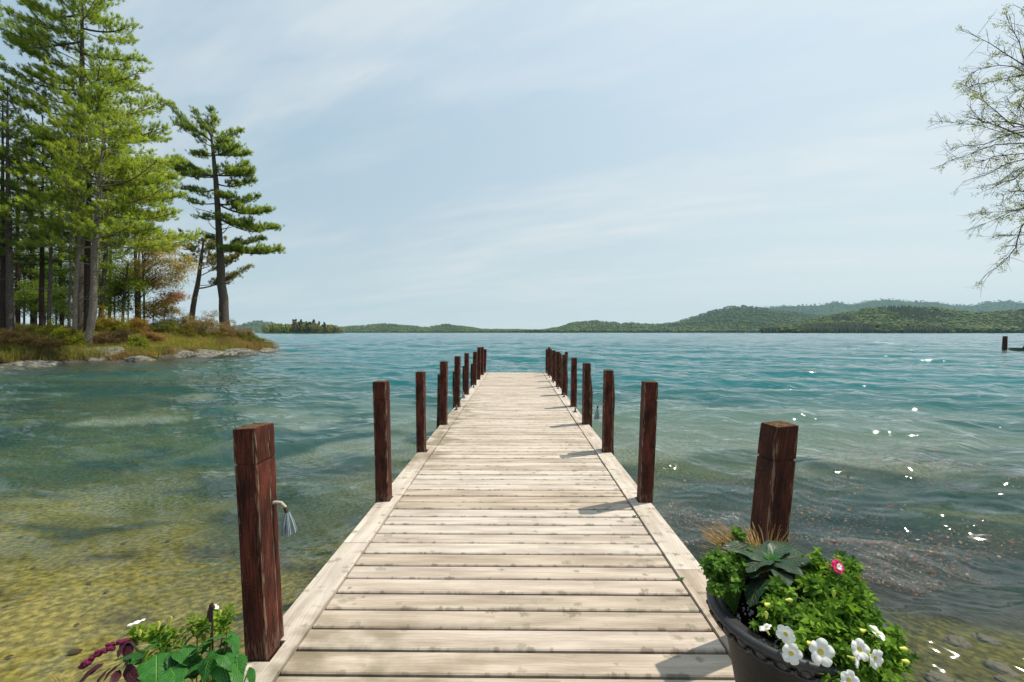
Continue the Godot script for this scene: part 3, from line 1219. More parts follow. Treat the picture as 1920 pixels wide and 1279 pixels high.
func square_post(size: Vector2, low: float, high: float, groove: float, lean: Vector2, seed_: int, slope := 0.0) -> MB:
	# a squared timber with rounded arrises and a saw kerf round its head; the head end is left open
	var r := RandomNumberGenerator.new()
	r.seed = seed_
	var b := MB.new()
	var ring := []
	for q in 4:
		var an := PI / 4 + PI / 2 * q
		for e in [-0.42, 0.0, 0.42]:
			var cr := Vector2(signf(cos(an)), signf(sin(an)))
			var rad := 0.16
			ring.append(Vector2(cr.x * (1.0 - rad) + cos(an + e * 1.6) * rad, cr.y * (1.0 - rad) + sin(an + e * 1.6) * rad))
	var levels := []
	var n := 7
	for k in n:
		levels.append([lerpf(low, groove - 0.006, float(k) / (n - 1)), 1.0])
	levels.append([groove - 0.004, 0.90])
	levels.append([groove + 0.006, 0.90])
	levels.append([groove + 0.008, 1.0])
	levels.append([lerpf(groove, high, 0.5), 1.0])
	levels.append([high - 0.006, 0.985])
	levels.append([high, 0.93])
	var bend := r.randf_range(-0.008, 0.008)
	var twist := r.randf_range(-0.04, 0.04)
	for l in levels:
		var t: float = (l[0] - low) / (high - low)
		for s in ring.size() + 1:
			var p: Vector2 = ring[s % ring.size()] * size * 0.5 * l[1] * (1.0 + 0.02 * sin(t * 9.0 + s))
			p = p.rotated(twist * t)
			var y: float = l[0]
			if t > 0.98:
				y += p.x * slope
			b.vert(Vector3(p.x + lean.x * (l[0] - DECK) + bend * sin(t * PI), y, p.y + lean.y * (l[0] - DECK)), Vector3.UP, Vector2(0.25 + (s / 3) * 0.25 + (s % 3 - 1) * 0.02, (l[0] - DECK) / 1.2))
	var w := ring.size() + 1
	for k in levels.size() - 1:
		for s in ring.size():
			var a := k * w + s
			b.i.append_array(PackedInt32Array([a, a + w, a + 1, a + 1, a + w, a + w + 1]))
	b.smooth()
	# close the seam's normals
	for k in levels.size():
		var m := (b.n[k * w] + b.n[k * w + w - 1]).normalized()
		b.n[k * w] = m
		b.n[k * w + w - 1] = m
	return b


func post_top(b: MB) -> MB:
	# the end grain that closes the head, a little domed and rough
	var w := 13
	var first := b.v.size() - w
	var t := MB.new()
	var mid := Vector3.ZERO
	for s in 12:
		mid += b.v[first + s] / 12.0
	var c := t.vert(mid + Vector3(0, 0.003, 0), Vector3.UP)
	for s in 12:
		t.vert(b.v[first + s], Vector3.UP)
	for s in 12:
		t.tri(c, 1 + (s + 1) % 12, 1 + s)
	return t


func build_posts() -> void:
	var order := ["first", "second", "third", "fourth", "fifth", "sixth", "seventh", "eighth", "ninth", "tenth"]
	# head heights above the deck and leans, as the photograph shows them
	var left_h := [1.10, 1.10, 1.04, 1.06, 1.05, 1.03, 0.98, 1.06, 1.02, 0.90]
	var right_h := [1.09, 1.10, 1.06, 1.03, 1.02, 1.00, 1.00, 0.98, 0.98, 0.90]
	for side in 2:
		for k in 10:
			var z: float = (POSTS_LEFT if side == 0 else POSTS_RIGHT)[k]
			var h: float = (left_h if side == 0 else right_h)[k]
			var w := (0.108 if side == 0 and k == 0 else 0.122) if k < 2 else 0.118 - 0.004 * (k % 3)
			var out := 0.04 if side == 0 or k > 0 else -0.02
			var x := LEFT + out if side == 0 else RIGHT - out
			var lean := Vector2([-0.035, -0.01, -0.01, 0.015, 0.01, 0.0, 0.03, 0.02, 0.0, 0.04][k] if side == 0 else [0.075, 0.035, 0.01, 0.005, 0.02, 0.01, -0.01, 0.0, -0.01, 0.0][k], 0.01)
			var low := land(x, z) - 0.3
			var whose := "pine-grove side" if side == 0 else "flower-pot side"
			var o := thing("dock_post", "square red-brown dock post, %s out from the shore on the %s" % [order[k], whose], "post", Vector3(x, 0, z), "square posts along the dock")
			var b := square_post(Vector2(w, w), low, DECK + h, DECK + h - (0.165 if k != 0 else 0.17), lean, 40 + k + side * 20, 0.05 if k == 0 else 0.0)
			var s := part("shaft", b.mesh(), M.post_wood if (k + side) % 3 != 1 else M.post_wood_dark, o)
			s.rotation.y = [0.02, -0.02, 0.0, 0.03, -0.03, 0.0, 0.02, 0.04, 0.0, 0.0][k] + (0.12 if side == 1 and k == 0 else 0.0)
			var e := part("end_grain", post_top(b).mesh(), M.end_grain, o)
			e.rotation.y = s.rotation.y
			if side == 0 and k == 0:
				# a second timber bolted on behind
				var b2 := square_post(Vector2(0.10, 0.05), low, DECK + h - 0.004, DECK + h - 0.172, lean, 90)
				part("second_timber", b2.mesh(), M.post_wood, o).position = Vector3(0.003, 0, -0.0795)
				part("end_grain", post_top(b2).mesh(), M.end_grain, o).position = Vector3(0.003, 0, -0.0795)
	# rough round piles that stand against some of the posts
	rng.seed = 91
	for q in [[0, 3, 0.83, 0.075], [0, 4, 0.72, 0.07], [0, 5, 0.70, 0.07], [0, 6, 0.62, 0.08], [0, 8, 0.95, 0.07], [0, 9, 0.88, 0.06], [1, 2, 0.98, 0.06], [1, 3, 0.84, 0.06], [1, 4, 0.8, 0.05], [1, 5, 1.06, 0.06], [1, 6, 0.95, 0.075], [1, 7, 0.92, 0.07], [1, 8, 0.94, 0.075], [1, 9, 0.97, 0.075]]:
		var z: float = (POSTS_LEFT if q[0] == 0 else POSTS_RIGHT)[q[1]]
		var x := LEFT - 0.025 if q[0] == 0 else RIGHT + 0.025
		var zz := z - 0.11
		var pts := []
		var rad := []
		var low := land(x, zz) - 0.3
		var high: float = DECK + q[2]
		for t in 9:
			var y := lerpf(low, high, t / 8.0)
			pts.append(Vector3(rng.randfn(0, 0.009), y, rng.randfn(0, 0.009)))
			rad.append(q[3] * 0.8 * rng.randf_range(0.86, 1.08) * (0.82 if t == 8 else 1.0))
		var b := MB.new()
		b.tube(pts, rad, 10, 1.0, true, 0.10)
		var o := thing("log_pile", "rough round log pile standing against the %s dock post on the %s" % [order[q[1]], "pine-grove side" if q[0] == 0 else "flower-pot side"], "pile", Vector3(x, 0, zz), "log piles beside the posts")
		part("log", b.mesh(), M.log_wood, o)
		part("end_grain", cap_disc(pts[8] + Vector3(0, 0.002, 0), rad[8] * 0.96).mesh(), M.end_grain, o)
	build_ropes()
	# iron mooring rings on the edge boards
	for q in [[0, -8.35], [0, -11.75], [1, -8.15], [1, -10.05], [1, -11.5], [1, -12.95], [1, -14.4], [1, -15.7], [0, -15.8]]:
		var x := LEFT + 0.075 if q[0] == 0 else RIGHT - 0.075
		var nearest := 0
		var rowz: Array = POSTS_LEFT if q[0] == 0 else POSTS_RIGHT
		for k in 10:
			if absf(rowz[k] - q[1]) < absf(rowz[nearest] - q[1]):
				nearest = k
		var o := thing("mooring_cleat", "small dark iron cleat on the edge board near the %s post, %s" % [order[nearest], "pine-grove side" if q[0] == 0 else "flower-pot side"], "cleat", Vector3(x, DECK + 0.006, q[1]), "iron cleats along the dock edges")
		var foot := MB.new()
		foot.box(Vector3(-0.025, 0, -0.05), Vector3(0.025, 0.012, 0.05), 0.003)
		part("foot", foot.mesh(), M.rusty_iron, o)
		var horn := MB.new()
		horn.tube([Vector3(0.0, 0.078, -0.105), Vector3(0, 0.07, -0.06), Vector3(0, 0.058, 0), Vector3(0, 0.07, 0.06), Vector3(0, 0.078, 0.105)], [0.008, 0.012, 0.014, 0.012, 0.008], 8)
		part("horn", horn.mesh(), M.rusty_iron, o)
		for s in [-0.025, 0.025]:
			var stem := MB.new()
			stem.tube([Vector3(0, 0.01, s), Vector3(0, 0.06, s)], [0.013, 0.011], 8)
			part("stem", stem.mesh(), M.rusty_iron, o)


func cap_disc(c: Vector3, r: float) -> MB:
	var t := MB.new()
	var m := t.vert(c + Vector3(0, 0.004, 0), Vector3.UP)
	for s in 10:
		t.vert(c + Vector3(cos(TAU * s / 10) * r, 0, sin(TAU * s / 10) * r), Vector3.UP)
	for s in 10:
		t.tri(m, 1 + (s + 1) % 10, 1 + s)
	return t


func build_ropes() -> void:
	# short mooring lines whose ends have frayed into a brush
	for q in [[Vector3(LEFT + 0.066, DECK + 0.70, -2.06), Vector3(1, 0.1, -0.15), "short white rope with a frayed grey end hanging from the split timber post", 0.85], [Vector3(RIGHT - 0.115, DECK + 0.62, -5.43), Vector3(-1, 0.1, 0.2), "frayed grey rope end hanging on the third post of the flower-pot side", 1.15], [Vector3(LEFT + 0.11, DECK + 0.36, -8.7), Vector3(1, 0.0, 0.3), "frayed rope end hanging on the fifth post of the pine-grove side", 1.0]]:
		var o := thing("mooring_rope", q[2], "rope", q[0], "short ropes on the dock posts")
		var s: float = q[3]
		var d: Vector3 = q[1].normalized()
		var b := MB.new()
		var pts := [d * -0.025, d * 0.01 + Vector3(0, 0.006, 0), d * 0.035, d * 0.055 + Vector3(0, -0.025, 0), d * 0.064 + Vector3(0, -0.05, 0)]
		b.tube(pts, [0.008, 0.008, 0.008, 0.008, 0.009], 8)
		part("line", b.mesh(), M.rope, o)
		var whip := MB.new()
		whip.tube([pts[3], pts[4] + Vector3(0, -0.004, 0)], [0.0105, 0.0105], 8)
		part("whipping", whip.mesh(), M.rusty_iron, o)
		var f := MB.new()
		rng.seed = 33
		for k in 90:
			var an := rng.randf() * TAU
			var e: Vector3 = Vector3(cos(an), 0, sin(an)) * sqrt(rng.randf())
			var a: Vector3 = pts[4] + e * 0.007
			var c: Vector3 = pts[4] + Vector3(e.x * 0.036, -0.12 * s - rng.randf() * 0.012, e.z * 0.036) + d * 0.008
			f.tube([a, a.lerp(c, 0.5) + e * 0.004, c], [0.0026, 0.0026, 0.0018], 4)
		part("frayed_end", f.mesh(), M.rope_grey, o)


# ---------------------------------------------------------------- foliage building blocks
func make_foliage_meshes() -> void:
	for k in 3:
		# a tuft of pine needles spreading from the end of a twig (grows along +y)
		var r := RandomNumberGenerator.new()
		r.seed = 300 + k
		var b := MB.new()
		for q in 34:
			var an := r.randf() * TAU
			var open := r.randf_range(0.25, 1.45)
			var d := Vector3(cos(an) * sin(open), cos(open), sin(an) * sin(open))
			var s := d.cross(Vector3(r.randfn(), r.randfn(), r.randfn())).normalized() * 0.0085
			var root := Vector3(0, r.randf_range(-0.09, 0.06), 0)
			var long := r.randf_range(0.11, 0.19)
			var nn := (d * 0.6 + Vector3.UP).normalized()
			var a := b.vert(root - s, nn)
			b.vert(root + s, nn)
			b.vert(root + d * long, nn)
			b.tri(a, a + 1, a + 2)
		needle_meshes.append(b.mesh())
	for k in 3:
		# a sprig of seven broad leaves
		var r := RandomNumberGenerator.new()
		r.seed = 330 + k
		var b := MB.new()
		for q in 8:
			var an := r.randf() * TAU
			var d := Vector3(cos(an), r.randf_range(-0.6, 0.8), sin(an)).normalized()
			var c := d * r.randf_range(0.03, 0.12)
			var s := d.cross(Vector3(r.randfn(), r.randfn() + 1.5, r.randfn())).normalized()
			var l := r.randf_range(0.05, 0.085)
			var nn := s.cross(d).normalized()
			if nn.y < 0:
				nn = -nn
			var a := b.vert(c, nn)
			b.vert(c + d * l * 0.5 + s * l * 0.3, nn)
			b.vert(c + d * l - nn * l * 0.15, nn)
			b.vert(c + d * l * 0.5 - s * l * 0.3, nn)
			b.tri(a, a + 1, a + 2)
			b.tri(a, a + 2, a + 3)
		leaf_meshes.append(b.mesh())


class Grower:
	var wood := MB.new()
	var places := []
	var colors := []
	var rng := RandomNumberGenerator.new()
	var light: Color
	var dark: Color
	var size := 1.0

	func tuft(p: Vector3, up: Vector3, s: float) -> void:
		var y := up.normalized()
		var x := y.cross(Vector3(rng.randfn(), rng.randfn(), rng.randfn())).normalized()
		if x.length_squared() < 0.5:
			x = y.cross(Vector3(0.3, 0.2, 0.9)).normalized()
		places.append(Transform3D(Basis(x, y, x.cross(y)).scaled(Vector3(s, s, s)), p))
		colors.append(dark.lerp(light, clampf(rng.randfn(0.5, 0.28), 0.0, 1.0)))

	func limb(p0: Vector3, reach: Vector3, curl: float, r0: float, dens: float, bare := 0.25) -> void:
		# a pine limb with its flat spray of side twigs
		var long := reach.length()
		var n := 8
		var pts := []
		var rad := []
		var sway := Vector3(rng.randfn(), rng.randfn() * 0.4, rng.randfn()) * long * 0.035
		for k in n + 1:
			var t := float(k) / n
			pts.append(p0 + reach * t + Vector3.UP * curl * long * (t * t - t) + sway * sin(t * 5.0))
			rad.append(r0 * (1.0 - t * 0.85) + 0.006)
		wood.tube(pts, rad, 6)
		if dens <= 0.0:
			# a dead limb: a few short snags
			for k in 4:
				var t := rng.randf_range(0.3, 0.95)
				var p: Vector3 = pts[int(t * n)]
				wood.tube([p, p + (reach.normalized() + Vector3(rng.randfn(), rng.randfn() * 0.6, rng.randfn()) * 0.8) * long * 0.16], [r0 * 0.3 + 0.004, 0.004], 4)
			return
		var flat := Vector3(reach.x, 0, reach.z).normalized()
		if flat.length_squared() < 0.5:
			flat = Vector3(cos(rng.randf() * TAU), 0, 0.3).normalized()
		var across := flat.cross(Vector3.UP)
		var steps := int(maxf(6.0, long / 0.22))
		for k in steps:
			var t := lerpf(bare, 1.0, (k + rng.randf()) / steps)
			var p: Vector3 = pts[mini(int(t * n), n - 1)].lerp(pts[mini(int(t * n), n - 1) + 1], fposmod(t * n, 1.0))
			var side := 1.0 if (k & 1) == 0 else -1.0
			var d := (flat * rng.randf_range(0.5, 1.2) + across * side * rng.randf_range(0.5, 1.1) + Vector3.UP * rng.randf_range(0.0, 0.45)).normalized()
			var l := (long * 0.26 * (1.25 - t) + 0.22) * rng.randf_range(0.6, 1.25)
			var e := p + d * l + Vector3.UP * l * 0.12
			wood.tube([p, p.lerp(e, 0.5) - Vector3.UP * l * 0.05, e], [r0 * 0.22 + 0.005, r0 * 0.12 + 0.004, 0.003], 4, 1.0, false)
			var m := int(maxf(2.0, l / 0.12 * dens))
			for q in m:
				var s := lerpf(0.25, 1.05, (q + rng.randf()) / m)
				var c := p.lerp(e, s) + Vector3(rng.randfn() * 0.12, rng.randfn() * 0.09 + 0.05, rng.randfn() * 0.12) * size
				tuft(c, d * 0.7 + Vector3.UP * 0.8, size * rng.randf_range(0.75, 1.3))
		for q in int(8 * dens):
			tuft(pts[n] + Vector3(rng.randfn(), rng.randfn() * 0.5, rng.randfn()) * 0.13, reach.normalized() + Vector3.UP * 0.6, size * rng.randf_range(0.8, 1.2))


func pine(called: String, label: String, base: Vector3, trunk: Array, radii: Array, limbs: Array, light: Color, dark: Color, bark: String, seed_: int, size := 1.0, group := "") -> Node3D:
	# trunk points and limbs are in the world; limbs: [from, to, curl, radius, density]
	var t := Grower.new()
	t.rng.seed = seed_
	t.light = light
	t.dark = dark
	t.size = size
	var o := thing(called, label, "tree", base, group)
	var b := MB.new()
	var pts := []
	var rad := []
	# flared foot sunk into the soil
	pts.append(trunk[0] - base - Vector3(0, 0.5, 0))
	rad.append(radii[0] * 1.5)
	pts.append(trunk[0] - base)
	rad.append(radii[0] * 1.22)
	pts.append((trunk[0] - base).lerp(trunk[1] - base, minf(0.25, 0.6 / maxf(trunk[0].distance_to(trunk[1]), 0.1))))
	rad.append(radii[0])
	for k in range(1, trunk.size()):
		var a: Vector3 = trunk[k - 1] - base if k > 1 else pts[2]
		var c: Vector3 = trunk[k] - base
		for s in [0.5, 1.0]:
			pts.append(a.lerp(c, s) + (Vector3(t.rng.randfn(), 0, t.rng.randfn()) * radii[k] * 0.12 if s < 1.0 else Vector3.ZERO))
			rad.append(lerpf(radii[k - 1], radii[k], s))
	b.tube(pts, rad, 12, 1.0, true, 0.07)
	part("trunk", b.mesh(), M[bark], o)
	for l in limbs:
		t.limb(l[0] - base, l[1] - l[0], l[2], l[3], l[4])
	if t.wood.v.size():
		part("limbs", t.wood.mesh(), M[bark], o)
	var sort := [[], [], []]
	var tint := [[], [], []]
	for k in t.places.size():
		sort[k % 3].append(t.places[k])
		tint[k % 3].append(t.colors[k])
	for k in 3:
		if sort[k].size():
			many("crown", needle_meshes[k], M.needle, sort[k], tint[k], o)
	return o


func auto_limbs(trunk: Array, radii: Array, low: float, count: int, reach: Callable, dens: float, seed_: int, curl := 0.35, rise := 0.12) -> Array:
	# limbs all round the trunk above the height low (0..1 of the trunk), reach(t) gives their length
	var r := RandomNumberGenerator.new()
	r.seed = seed_
	var out := []
	for k in count:
		var t := lerpf(low, 0.985, (k + r.randf() * 0.8) / count)
		var f := t * (trunk.size() - 1)
		var q := mini(int(f), trunk.size() - 2)
		var p: Vector3 = trunk[q].lerp(trunk[q + 1], f - q)
		var an := k * 2.4 + r.randf_range(-0.5, 0.5)
		var l: float = reach.call((t - low) / (1.0 - low), an) * r.randf_range(0.72, 1.15)
		out.append([p, p + Vector3(cos(an), rise + r.randf_range(-0.1, 0.25) + 0.55 * pow(t, 6.0), sin(an)) * l, curl, maxf(0.022, radii[q] * 0.22 * minf(1.0, l / 3.0)), dens])
	return out


func grounded(px: float, d: float) -> Vector3:
	var p := at(px, 623, d)
	p.y = land(p.x, p.z)
	return p


func trunk_line(base: Vector3, px: Array, d: float) -> Array:
	# points of a trunk from its foot up through the given photograph pixels
	var out := [base]
	for p in px:
		out.append(at(p[0], p[1], d))
	return out


func build_pines() -> void:
	var yellow := Color(0.46, 0.56, 0.06)
	var fresh := Color(0.31, 0.44, 0.055)
	var deep := Color(0.065, 0.12, 0.028)
	var mid := Color(0.17, 0.25, 0.035)
	# --- the lone pine on the tip, limb by limb
	var d := 44.5
	var base := grounded(423, d)
	var tr := trunk_line(base, [[420, 600], [419, 560], [414.5, 500], [411, 440], [408, 390], [404.5, 340], [400, 290], [397, 262], [392, 240], [388, 222]], d)
	var rr := [0.52, 0.46, 0.43, 0.36, 0.30, 0.27, 0.235, 0.17, 0.10, 0.06, 0.03]
	var z := func(x: float, y: float, dz := 0.0) -> Vector3: return at(300 + x / 4.2625, 180 + y / 4.2625, d + dz)
	var limbs := [
		[z.call(410, 360), z.call(125, 75, 0.8), 0.35, 0.10, 0.8], [z.call(300, 290, 0.3), z.call(130, 222, -0.4), 0.2, 0.045, 0.8],
		[z.call(425, 330), z.call(285, 120, -0.8), 0.1, 0.06, 1.0], [z.call(425, 320), z.call(400, 105, 0.5), 0.1, 0.05, 1.2],
		[z.call(430, 330), z.call(645, 275, 0.6), 0.25, 0.06, 1.2], [z.call(415, 400), z.call(285, 325, -1.0), 0.2, 0.05, 1.3], [z.call(430, 420), z.call(540, 350, -1.2), 0.1, 0.05, 1.6],
		[z.call(420, 470), z.call(700, 450, 1.0), 0.25, 0.08, 1.7], [z.call(420, 480), z.call(600, 400, -1.5), 0.2, 0.07, 1.5], [z.call(420, 480), z.call(270, 460, 0.8), 0.15, 0.05, 1.4],
		[z.call(430, 640), z.call(60, 535, 1.4), 0.3, 0.11, 0.9], [z.call(430, 640), z.call(175, 500, 1.2), 0.3, 0.08, 1.2], [z.call(435, 630), z.call(735, 590, -1.0), 0.35, 0.10, 1.6], [z.call(440, 640), z.call(690, 530, 0.8), 0.2, 0.08, 1.5],
		[z.call(430, 650), z.call(170, 625, -0.8), 0.25, 0.06, 1.2], [z.call(445, 700), z.call(755, 685, 0.4), 0.3, 0.08, 1.2], [z.call(445, 745), z.call(190, 745, 0.2), 0.25, 0.07, 0.8], [z.call(450, 800), z.call(550, 800, -1.8), 0.2, 0.06, 1.6],
		[z.call(455, 855), z.call(865, 905, -0.4), 0.55, 0.12, 1.5], [z.call(455, 860), z.call(760, 800, 0.9), 0.4, 0.11, 1.5], [z.call(440, 860), z.call(215, 835, 0.3), 0.3, 0.06, 0.5],
		[z.call(440, 945), z.call(255, 872), 0.2, 0.05, 0.0], [z.call(442, 955), z.call(278, 962), 0.2, 0.05, 0.1], [z.call(450, 1070), z.call(350, 940), 0.3, 0.04, 0.0], [z.call(455, 1115), z.call(305, 1052), 0.2, 0.05, 0.0], [z.call(490, 1065), z.call(600, 1030), 0.3, 0.05, 0.0], [z.call(495, 1100), z.call(560, 1020, 0.5), 0.3, 0.05, 0.0],
		[z.call(480, 985), z.call(915, 1040, 0.5), 0.4, 0.11, 1.1], [z.call(480, 985), z.call(780, 1070, -0.9), 0.4, 0.08, 1.0], [z.call(470, 985), z.call(350, 975, -1.2), 0.2, 0.05, 1.4], [z.call(470, 985), z.call(520, 960, -1.4), 0.2, 0.05, 1.4],
		[z.call(490, 1190), z.call(930, 1225, -0.3), 0.45, 0.12, 1.3], [z.call(500, 1190), z.call(800, 1140, 0.8), 0.3, 0.09, 1.2], [z.call(470, 1150), z.call(385, 1125, -1.0), 0.2, 0.05, 1.3], [z.call(480, 1220), z.call(640, 1235, -1.6), 0.2, 0.07, 1.4], [z.call(475, 1225), z.call(400, 1215, -1.3), 0.2, 0.05, 0.9],
	]
	for l in limbs:
		l[4] *= 1.4
	limbs.append_array(auto_limbs(tr.slice(4), rr.slice(4), 0.05, 9, func(t, _a): return lerpf(2.2, 1.0, t), 1.1, 71))
	pine("lone_pine", "tall lone pine with wind-swept flat limbs at the tip of the point", base, tr, rr, limbs, fresh.lerp(yellow, 0.25), deep.lerp(mid, 0.4), "bark", 401, 1.45)
	# --- the great pine of the grove
	d = 33.0
	base = grounded(150, d)
	tr = trunk_line(base, [[150, 560], [150, 480], [151, 400], [152, 320], [152, 240], [153, 160], [154, 90], [154, 20], [155, -40]], d)
	rr = [0.36, 0.32, 0.29, 0.27, 0.25, 0.22, 0.18, 0.13, 0.08, 0.03]
	limbs = auto_limbs(tr, rr, 0.33, 58, func(t, a): return lerpf(5.6, 2.9, pow(t, 1.3)) * (1.0 + 0.25 * sin(a * 3.0)) * (0.75 if t < 0.06 else 1.0), 0.9, 72, 0.3, 0.10)
	for q in [[490, 190, 110, 70], [490, 250, 90, 240], [480, 400, 60, 210], [470, 540, 10, 400], [460, 500, 180, 430], [495, 170, 800, 150], [495, 110, 580, 40], [500, 320, 800, 340], [500, 520, 840, 410], [510, 700, 930, 600], [520, 800, 1000, 770], [520, 960, 1050, 960], [560, 1100, 1090, 1180], [540, 1050, 1030, 1060], [480, 90, 130, 10]]:
		limbs.append([at(q[0] / 3.198, q[1] / 3.198, d), at(q[2] / 3.198, q[3] / 3.198, d - 1.0 + 2.0 * fposmod(q[3] * 0.37, 1.0)), 0.4, 0.075, 1.0])
	pine("great_pine", "tallest white pine of the grove, its crown reaching highest over the point", base, tr, rr, limbs, fresh.lerp(yellow, 0.35), mid, "bark", 402, 1.3)
	# --- the front pine rooted on the shore slab, trunk bowed at the foot
	d = 27.8
	base = at(161, 655, d)
	base.y = maxf(land(base.x, base.z), 0.72)
	tr = trunk_line(base, [[166, 630], [172, 600], [175, 560], [177, 500], [180, 440], [184, 380], [189, 320], [193, 270], [196, 225]], d)
	rr = [0.24, 0.215, 0.205, 0.195, 0.18, 0.165, 0.14, 0.11, 0.07, 0.03]
	limbs = auto_limbs(tr, rr, 0.50, 36, func(t, a): return lerpf(4.6, 2.0, t) * (1.0 + 0.2 * cos(a)), 0.95, 73, 0.25, 0.05)
	for q in [[183, 400, 330, 395], [184, 380, 322, 345], [186, 350, 300, 300], [182, 420, 290, 430], [183, 395, 110, 380], [181, 430, 95, 420], [186, 340, 120, 320]]:
		limbs.append([at(q[0], q[1], d), at(q[2], q[3], d - 0.8), 0.35, 0.06, 1.2])
	pine("shore_pine", "pine with a bowed grey trunk rooted on the flat shore rock", base, tr, rr, limbs, yellow, mid, "bark_pale", 403, 1.15)
	# --- the other pines of the grove: foot px, distance, radius, top px and py, crown start, limbs, reach, colours, bark
	var grove := [
		["grove_pine", "thick straight pine with spreading roots at the left end of the grove", 19, 29.0, 0.24, [18, 16, 14], 165.0, 0.42, 30, 3.4, fresh.lerp(deep, 0.3), deep, "bark"],
		["grove_pine", "dark pine just behind the one with spreading roots", 6, 32.0, 0.22, [6, 5, 5], 190.0, 0.36, 26, 3.6, mid, deep, "bark_dark"],
		["grove_pine", "dark slim pine, one of two standing side by side in the grove", 78, 33.0, 0.19, [78, 79, 80], 215.0, 0.40, 30, 3.4, fresh.lerp(mid, 0.4), deep, "bark_dark"],
		["grove_pine", "grey slim pine, the nearer of two standing side by side", 92, 30.0, 0.14, [93, 96, 97], 260.0, 0.42, 26, 3.0, fresh.lerp(yellow, 0.4), mid, "bark"],
		["grove_pine", "thin crooked grey pine beside the bowed shore pine", 138, 28.3, 0.15, [141, 148, 150], 240.0, 0.46, 24, 3.0, yellow, mid, "bark_pale"],
		["grove_pine", "dark pine trunk touching the bowed shore pine from behind", 163, 31.0, 0.25, [164, 166, 168], 150.0, 0.46, 30, 4.2, fresh.lerp(yellow, 0.5), mid, "bark_dark"],
		["grove_pine", "slanting brown pine behind the bowed shore pine", 184, 36.0, 0.21, [192, 200, 204], 250.0, 0.44, 26, 3.8, fresh, deep, "bark"],
		["grove_pine", "straight brown pine at the open end of the grove", 257, 39.0, 0.19, [256, 254, 252], 330.0, 0.52, 24, 3.4, fresh.lerp(deep, 0.4), deep, "bark"],
		["grove_pine", "dark pine deep in the grove behind the roots", 33, 42.0, 0.22, [33, 33, 33], 240.0, 0.3, 24, 3.6, mid, deep, "bark_dark"],
		["grove_pine", "dark broken-branched pine deep in the grove", 61, 43.0, 0.24, [60, 60, 59], 220.0, 0.28, 26, 4.0, mid, deep, "bark_dark"],
		["grove_pine", "pale thin pine between the slim pair and the crooked one", 129, 38.0, 0.12, [130, 134, 136], 300.0, 0.42, 20, 2.8, fresh, mid, "bark_pale"],
		["grove_pine", "dark pine half hidden behind the thin pale one", 116, 45.0, 0.2, [114, 112, 110], 250.0, 0.3, 24, 3.6, mid, deep, "bark_dark"],
		["grove_pine", "pine beyond the left end whose limbs hang over the grove", -60, 27.0, 0.3, [-58, -58, -58], -160.0, 0.40, 34, 2.5, fresh, mid, "bark"],
		["grove_pine", "far pine at the back shore of the point", 205, 50.0, 0.2, [206, 207, 208], 330.0, 0.25, 28, 3.6, fresh.lerp(mid, 0.5), deep, "bark_dark"],
	]
	var k := 0
	for g in grove:
		d = g[3]
		base = grounded(g[2], d)
		var px: Array = g[5]
		tr = trunk_line(base, [[px[0], 560], [px[1], lerpf(560.0, g[6], 0.35)], [px[2], lerpf(560.0, g[6], 0.7)], [px[2], g[6]]], d)
		var r0: float = g[4] * 0.86
		rr = [r0, r0 * 0.92, r0 * 0.75, r0 * 0.42, 0.03]
		var reach: float = g[9]
		limbs = auto_limbs(tr, rr, g[7], g[8], func(t, _a): return lerpf(reach, reach * 0.4, t), 0.72, 500 + k, 0.3, 0.08)
		# bare dead limbs below the crown
		limbs.append_array(auto_limbs(tr.slice(0, 4), rr, 0.25, 7, func(_t, _a): return 1.6, 0.0, 600 + k, 0.3, -0.05))
		pine(g[0], g[1], base, tr, rr, limbs, g[10], g[11], g[12], 410 + k, 1.2)
		k += 1
	# --- the leaning, thinly leafed tree behind the lone pine
	d = 45.5
	base = grounded(357, d)
	tr = trunk_line(base, [[362, 575], [370, 535], [375, 500], [379, 470], [382, 452]], d)
	rr = [0.27, 0.25, 0.22, 0.18, 0.12, 0.06]
	limbs = []
	for q in [[371, 541, 462, 500, 0.35, 0.09], [374, 518, 440, 478, 0.3, 0.05], [376, 500, 420, 462, 0.2, 0.05], [378, 478, 352, 462, 0.2, 0.04], [380, 470, 400, 448, 0.1, 0.04], [376, 495, 350, 480, 0.2, 0.04], [375, 505, 455, 470, 0.25, 0.04], [372, 535, 440, 515, 0.3, 0.04]]:
		limbs.append([at(q[0], q[1], d), at(q[2], q[3], d + 1.0), q[4], q[5], 1.3])
	limbs.append_array(auto_limbs(tr, rr, 0.6, 16, func(_t, _a): return 1.7, 0.8, 79))
	pine("leaning_tree", "leaning thin-leafed tree behind the lone pine", base, tr, rr, limbs, Color(0.27, 0.25, 0.06), Color(0.12, 0.12, 0.03), "bark", 480, 1.3)
